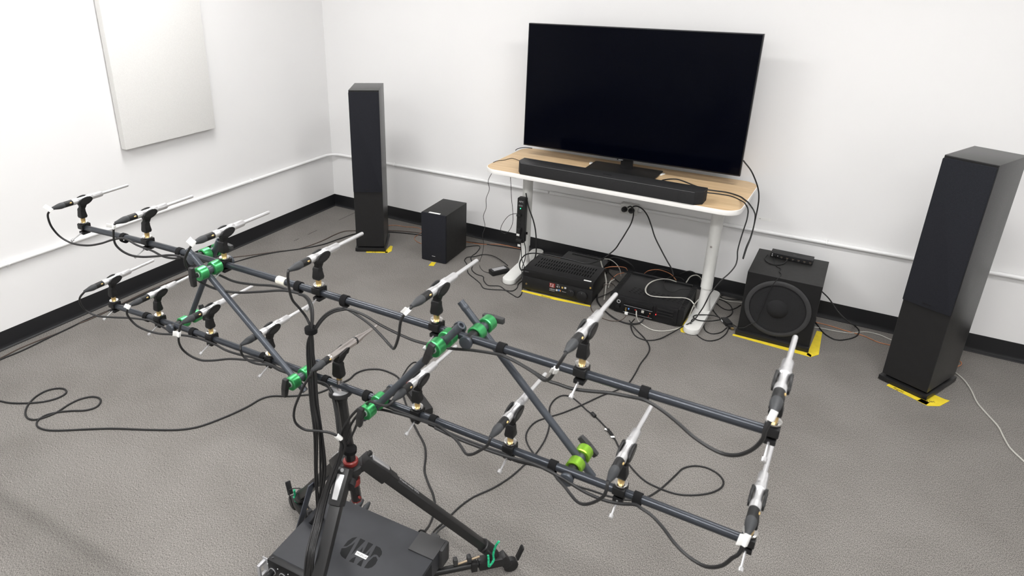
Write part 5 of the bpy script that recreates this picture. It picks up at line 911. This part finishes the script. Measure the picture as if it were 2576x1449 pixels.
MB().lathe(bot-cd*.02+Vector((.014, -.004, 0)), (1, -.2, 0), [(0, .004), (.006, .004)], 10).build('red_button', 'red', t, world=True)
sp = MB().lathe(AP-cd*.018, cd, [(0, .024), (.004, .031), (.024, .031), (.030, .026)], 28); sp.build('spider', 'plastic', t, world=True)
MB().obox(AP+Vector((.025, .03, .02)), AP+Vector((.036, .045, .045)), .012, .008).build('lock_lever', 'plastic', t, world=True)
MB().cyl(AP+Vector((.020, -.028, -.012)), AP+Vector((.030, -.048, -.014)), .0145, n=20).build('lock_knob', 'plastic', t, world=True)
legs = [('right', Vector((2.508, -2.748, .522)), Vector((2.778, -2.474, .082))), ('left', Vector((2.428, -2.766, .515)), Vector((2.080, -2.630, .085))), ('front', Vector((2.488, -2.836, .530)), Vector((2.590, -3.235, .085)))]
for nm, a, b in legs:
    d = (b-a).normalized(); side = d.cross(Vector((0, 0, 1))).normalized(); nrm = side.cross(d)
    sh = MB().obox(a-d*.025, a+d*.075, .040, .040, w2=.036, h2=.044); sho = sh.build('leg_shoulder', 'plastic', t, world=True, bevel=.006)
    la = MB().obox(a-d*.006+nrm*.0213, a+d*.060+nrm*.0233, .021, .006, w2=.016)
    la.v = [INV[t.name] @ v for v in la.v]; la.build('angle_latch', 'silver', sho, bevel=.002)
    sc = MB().cyl(a-d*.017+nrm*.019, a-d*.017+nrm*.0225, .005, n=12); sc.v = [INV[t.name] @ v for v in sc.v]; sc.build('screw', 'ltgrey', sho)
    w2 = MB().obox(AP+(a-AP)*.3, a-d*.01, .034, .026); w2.build('spider_arm', 'plastic', t, world=True, bevel=.004)
    lg = MB().obox(a+d*.070, b-d*.045, .034, .029, w2=.033, h2=.028); lgo = lg.build('leg', 'satin', t, world=True, bevel=.007)
    cl_ = MB().lathe(b-d*.062, d, [(0, .019), (.003, .022), (.045, .021), (.048, .017)], 18); clo = cl_.build('leg_lock', 'plastic', t, world=True)
    MB().obox(b-d*.055+side*.022, b-d*.02+side*.027, .012, .016).build('lock_lever', 'plastic', t, world=True, bevel=.002)
    MB().lathe(b-d*.018, d, [(0, .0145), (.022, .0145), (.030, .010)], 16).build('foot', 'rubber', t, world=True)
    if nm == 'right':
        text('Manfrotto 055', .0145, INV[t.name] @ (a+d*.115+nrm*.0150+side*.003), d, nrm.cross(d), 'ltgrey', t)
        MB().obox(a+d*.072+nrm*.012, a+d*.105+nrm*.012, .030, .012).build('leg_cap', 'plastic', t, world=True, bevel=.002)
# dolly
HB = Vector((2.478, -2.785, .055))
t = thing('tripod_dolly', 'black wheeled tripod dolly with tubular arms under the tripod', 'dolly', (2.478, -2.785, 0))
MB().lathe((HB.x, HB.y, .035), (0, 0, 1), [(0, .04), (.003, .045), (.036, .045), (.04, .038)], 24).build('hub', 'plastic', t, world=True)
for nm, e in (('right', Vector((2.795, -2.462, .055))), ('left', Vector((2.062, -2.622, .055))), ('front', Vector((2.60, -3.25, .055)))):
    d = (e-HB).normalized(); side = d.cross(Vector((0, 0, 1)))
    ar = MB().cyl(HB+d*.04, e-d*.05, .0115, n=18); aro = ar.build('arm', 'satin', t, world=True)
    MB().obox(e-d*.075, e+d*.01, .034, .034).build('foot_cup', 'plastic', t, world=True, bevel=.006)
    MB().cyl(e-d*.150+Vector((0, 0, .014)), e-d*.070+Vector((0, 0, .030)), .0035, n=10).build('lock_rod', 'dullbrass', t, world=True)
    for k in (.150, .105): MB().obox(e-d*k+Vector((0, 0, .030))-d*.007, e-d*k+Vector((0, 0, .030))+d*.007, .018, .024).build('lock_cap', 'darkgrey', t, world=True, bevel=.003)
    MB().obox(e-d*.100+Vector((0, 0, .0)), e-d*.080, .030, .034).build('lock_bracket', 'plastic', t, world=True, bevel=.002)
    w = e+d*.035; w.z = .025
    wh = MB().lathe(w-side*.012, side, [(0, .018), (.003, .0245), (.021, .0245), (.024, .018)], 24); wo = wh.build('wheel', 'rubber', t, world=True)
    MB().obox(w+Vector((0, 0, .004))-d*.01, e+Vector((0, 0, .016)), .032, .030).build('fork', 'plastic', t, world=True, bevel=.004)
    MB().obox(w+d*.022+Vector((0, 0, .018)), w+d*.040+Vector((0, 0, .066)), .020, .007).build('brake_pedal', 'plastic', t, world=True, bevel=.003)
# bungee cords
b = MB().tube(smooth_path(D['bungee'][0], 5), .0035, 8); tag(b.build('bungee_cord', 'cord', world=True), 'green speckled bungee cord hooked at the right tripod foot', 'cord')
pts = D['bungee'][1]
b = MB().tube(smooth_path(pts, 5), .0038, 8).tube(smooth_path([(p[0]-.012, p[1]+.006, p[2]-.02) for p in pts[1:]], 5), .0035, 8)
o = tag(b.build('bungee_cord', 'cord', world=True), 'green speckled bungee cord at the back left tripod foot', 'cord')
p = Vector(pts[0]); hk = MB().tube(smooth_path([p+Vector((.02, .01, .01)), p+Vector((-.005, .0, .004)), p+Vector((-.022, -.006, -.01)), p+Vector((-.012, -.012, -.02)), p+Vector((0, -.012, -.07))], 5), .0016, 6)
child(hk, 'wire_hook', 'black', o)
# ------------------------------------------------------------------ mixer (rack digital mixer)
t = thing('rack_mixer', 'charcoal rack mixer with a dark wave emblem under the tripod', 'mixer', (2.452, -2.752, 0), .062)
w, d = .2215, .145
MB().bb((-w, -d, .098), (w, d, .1685)).build('case', 'mixer', t, bevel=.002)
MB().bb((-w, -d+.004, .1672), (w, d, .170)).build('lid', 'mixer', t, bevel=.0012)
MB().bb((-w-.001, -d-.018, .097), (w+.001, -d+.004, .169)).build('front_panel', 'metalblack', t, bevel=.003)
for x in (-.17, -.13, -.09, -.05, -.01):
    j = MB().lathe((x-.035, -d-.018, .128), (0, -1, 0), [(0, .0125), (.002, .0125), (.002, .0105), (.0, .0105)], 20, caps=False); jo = j.build('input_jack', 'ltgrey', t)
    MB().lathe((x-.035, -d-.018, .128), (0, -1, 0), [(.001, .0095), (.026, .0095), (.028, .010), (.045, .0085), (.062, .005)], 16).build('connector', 'rubber', jo)
    MB().cyl((x-.052, -d-.0175, .150), (x-.052, -d-.0195, .150), .0018, n=8).build('indicator', 'print', t)
for x, y in ((-w+.012, -d-.006), (-w+.014, d-.012), (w-.014, d-.012), (w-.012, -d-.006)): MB().cyl((x, y, .1675), (x, y, .1708), .0035, n=12).build('screw', 'bezel', t)
lr = MB().bb((-w-.022, -d-.016, .10), (-w, -d-.013, .166)); lr.build('rack_ear', 'ltgrey', t, bevel=.001)
hdl = MB().bb((-w-.018, -d-.04, .150), (-w-.008, -d-.014, .160)).bb((-w-.018, -d-.04, .106), (-w-.008, -d-.014, .116)).bb((-w-.018, -d-.046, .106), (-w-.008, -d-.038, .160)); hdl.build('rack_handle', 'ltgrey', t, bevel=.002)
MB().bb((w-.086, d-.075, .1698), (w+.002, d+.004, .1735)).build('rear_bracket', 'darkgrey', t, bevel=.001)
MB().bb((w-.035, d-.035, .10), (w+.012, d+.012, .172)).build('corner_cap', 'darkgrey', t, bevel=.006)
fn = MB()
for i in range(22): fn.bb((w-.0005, -.12+i*.0085, .112), (w+.0006, -.116+i*.0085, .158))
fn.build('side_vents', 'logo', t)['kind'] = 'stuff'
for i in range(5): MB().cyl((-.02+i*.022, d-.002, .158), (-.02+i*.022, d+.006, .158), .003, n=8).build('rear_screw', 'brass', t)
for x in (-.150, -.122, -.095):
    cn = MB().lathe((x, d-.001, .135), (0, 1, .15), [(0, .0098), (.020, .0098), (.022, .0092), (.032, .0100), (.046, .0070), (.054, .0045)], 16); cn.build('rear_connector', 'greyrubber', t)
MB().bb((w-.060, d, .125), (w-.030, d+.03, .158)).build('power_plug', 'darkgrey', t, bevel=.003)
inv = INV[t.name]
for poly in D['logo']:
    b = MB(); q = [inv @ Vector(p) for p in poly]; b.pz([(p.x, p.y) for p in q], .16995, .17025); b.build('emblem_stroke', 'logo', t)
lb = [inv @ Vector(p) for p in ((2.454, -2.761, .17), (2.495, -2.759, .17), (2.496, -2.773, .17), (2.456, -2.775, .17))]
lo_ = MB().pz([(p.x, p.y) for p in reversed(lb)], .1702, .1708).build('name_label', 'label', t); lo_['label'] = 'white name label on the emblem'
xd = lb[1]-lb[0]; text('MICZILLA', .0088, lb[3]+xd*.04+Vector((0, .0035, .0009)), xd, lb[0]-lb[3], 'ink', t)
for x in (-.16, .16):
    for y in (-.10, .10): MB().cyl((x, y, .085), (x, y, .0985), .012, n=12).build('foot', 'rubber', t)
# slate strap beside the mixer
b = MB().obox((2.245, -2.722, .30), (2.185, -2.745, .09), .004, .030, (0, -1, 0)); tag(b.build('support_strap', 'slate', world=True, bevel=.001), 'flat slate-grey strap leaning at the left rear of the mixer', 'strap')
# ------------------------------------------------------------------ dark adapter on the carpet behind the tripod
t = thing('inline_power_box', 'long black power box with a red switch on the carpet behind the tripod', 'power box', (2.045, -1.838, 0), -.58)
MB().bb((-.125, -.028, .001), (.125, .028, .034)).build('case', 'plastic', t, bevel=.006)
MB().bb((-.110, -.012, .0335), (-.085, .012, .038)).build('red_switch', 'red', t, bevel=.002)
# ------------------------------------------------------------------ yellow tape on the carpet
TL = dict(A='yellow tape round the front corner of the left tower speaker', Q='short yellow tape strip in front of the small subwoofer', R='yellow tape strip along the front of the receiver',
          P='yellow tape beside the computer and the right desk foot', S='yellow tape round the front of the large subwoofer', B='yellow tape with handwriting at the right tower speaker')
def tape(key, polys):
    b = MB()
    for q in polys: b.pz([tuple(p) for p in q], .0004, .0016)
    return tag(b.build('floor_tape', 'yellow', world=True), TL[key], 'tape', None)
def off(c, s, rz): cs, sn = math.cos(rz), math.sin(rz); return lambda u, v: (c[0]+u*cs-v*sn, c[1]+u*sn+v*cs)
fa = off((.7639, -.4877), 1, .5324)
tape('A', [[fa(-.030, -.156), fa(.118, -.158), fa(.118, -.138), fa(-.030, -.136)], [fa(.100, -.157), fa(.118, -.158), fa(.142, -.128), fa(.142, -.04), fa(.126, -.03), fa(.100, -.12)]])
fb = off((3.9727, -.4587), 1, -.4507)
tb = tape('B', [[fb(-.055, -.138), fb(-.055, -.162), fb(.118, -.170), fb(.118, -.139)], [fb(.080, -.169), fb(.125, -.172), fb(.155, -.128), fb(.160, -.045), fb(.142, -.052), fb(.098, -.055)]])
P = [tuple(p[:2]) for p in D['tape']['Q']]
tape('Q', [P])
tape('R', [[(1.973, -.586), (1.974, -.606), (2.185, -.600), (2.397, -.572), (2.396, -.558)]])
tape('P', [[(2.912, -.30), (2.945, -.285), (2.958, -.47), (2.935, -.585), (2.912, -.588), (2.898, -.55)]])
tape('S', [[(3.153, -.480), (3.155, -.462), (3.515, -.462), (3.530, -.475), (3.528, -.497), (3.3, -.487)], [(3.508, -.485), (3.528, -.497), (3.560, -.450), (3.556, -.19), (3.530, -.19), (3.515, -.40)]])
def hand(body, size, o, f, u, v, du, dv, parent):
    a = Vector((*f(u, v), .0017)); x = Vector((*f(u+du[0], v+du[1]), .0017))-a; y = Vector((*f(u+dv[0], v+dv[1]), .0017))-a
    text(body, size, a-parent.location, x, y, 'ink', parent, 'handwriting', depth=.0002, shear=.25)
hand('Right', .022, None, fb, -.030, -.160, (1, -.04), (0, 1), tb); hand('Elac', .022, None, fb, .112, -.145, (.55, .8), (-.8, .55), tb)
ta = [o for o in COL.objects if o.name.startswith('floor_tape') and o['label'] == TL['A']][0]
hand('Left', .017, None, fa, .010, -.1545, (1, 0), (0, 1), ta)
tr = [o for o in COL.objects if o.name.startswith('floor_tape') and o['label'] == TL['R']][0]
text('Receiver', .018, Vector((2.10, -.6015, .0017))-tr.location, (1, .02, 0), (0, 1, 0), 'ink', tr, 'handwriting', depth=.0002, shear=.25)
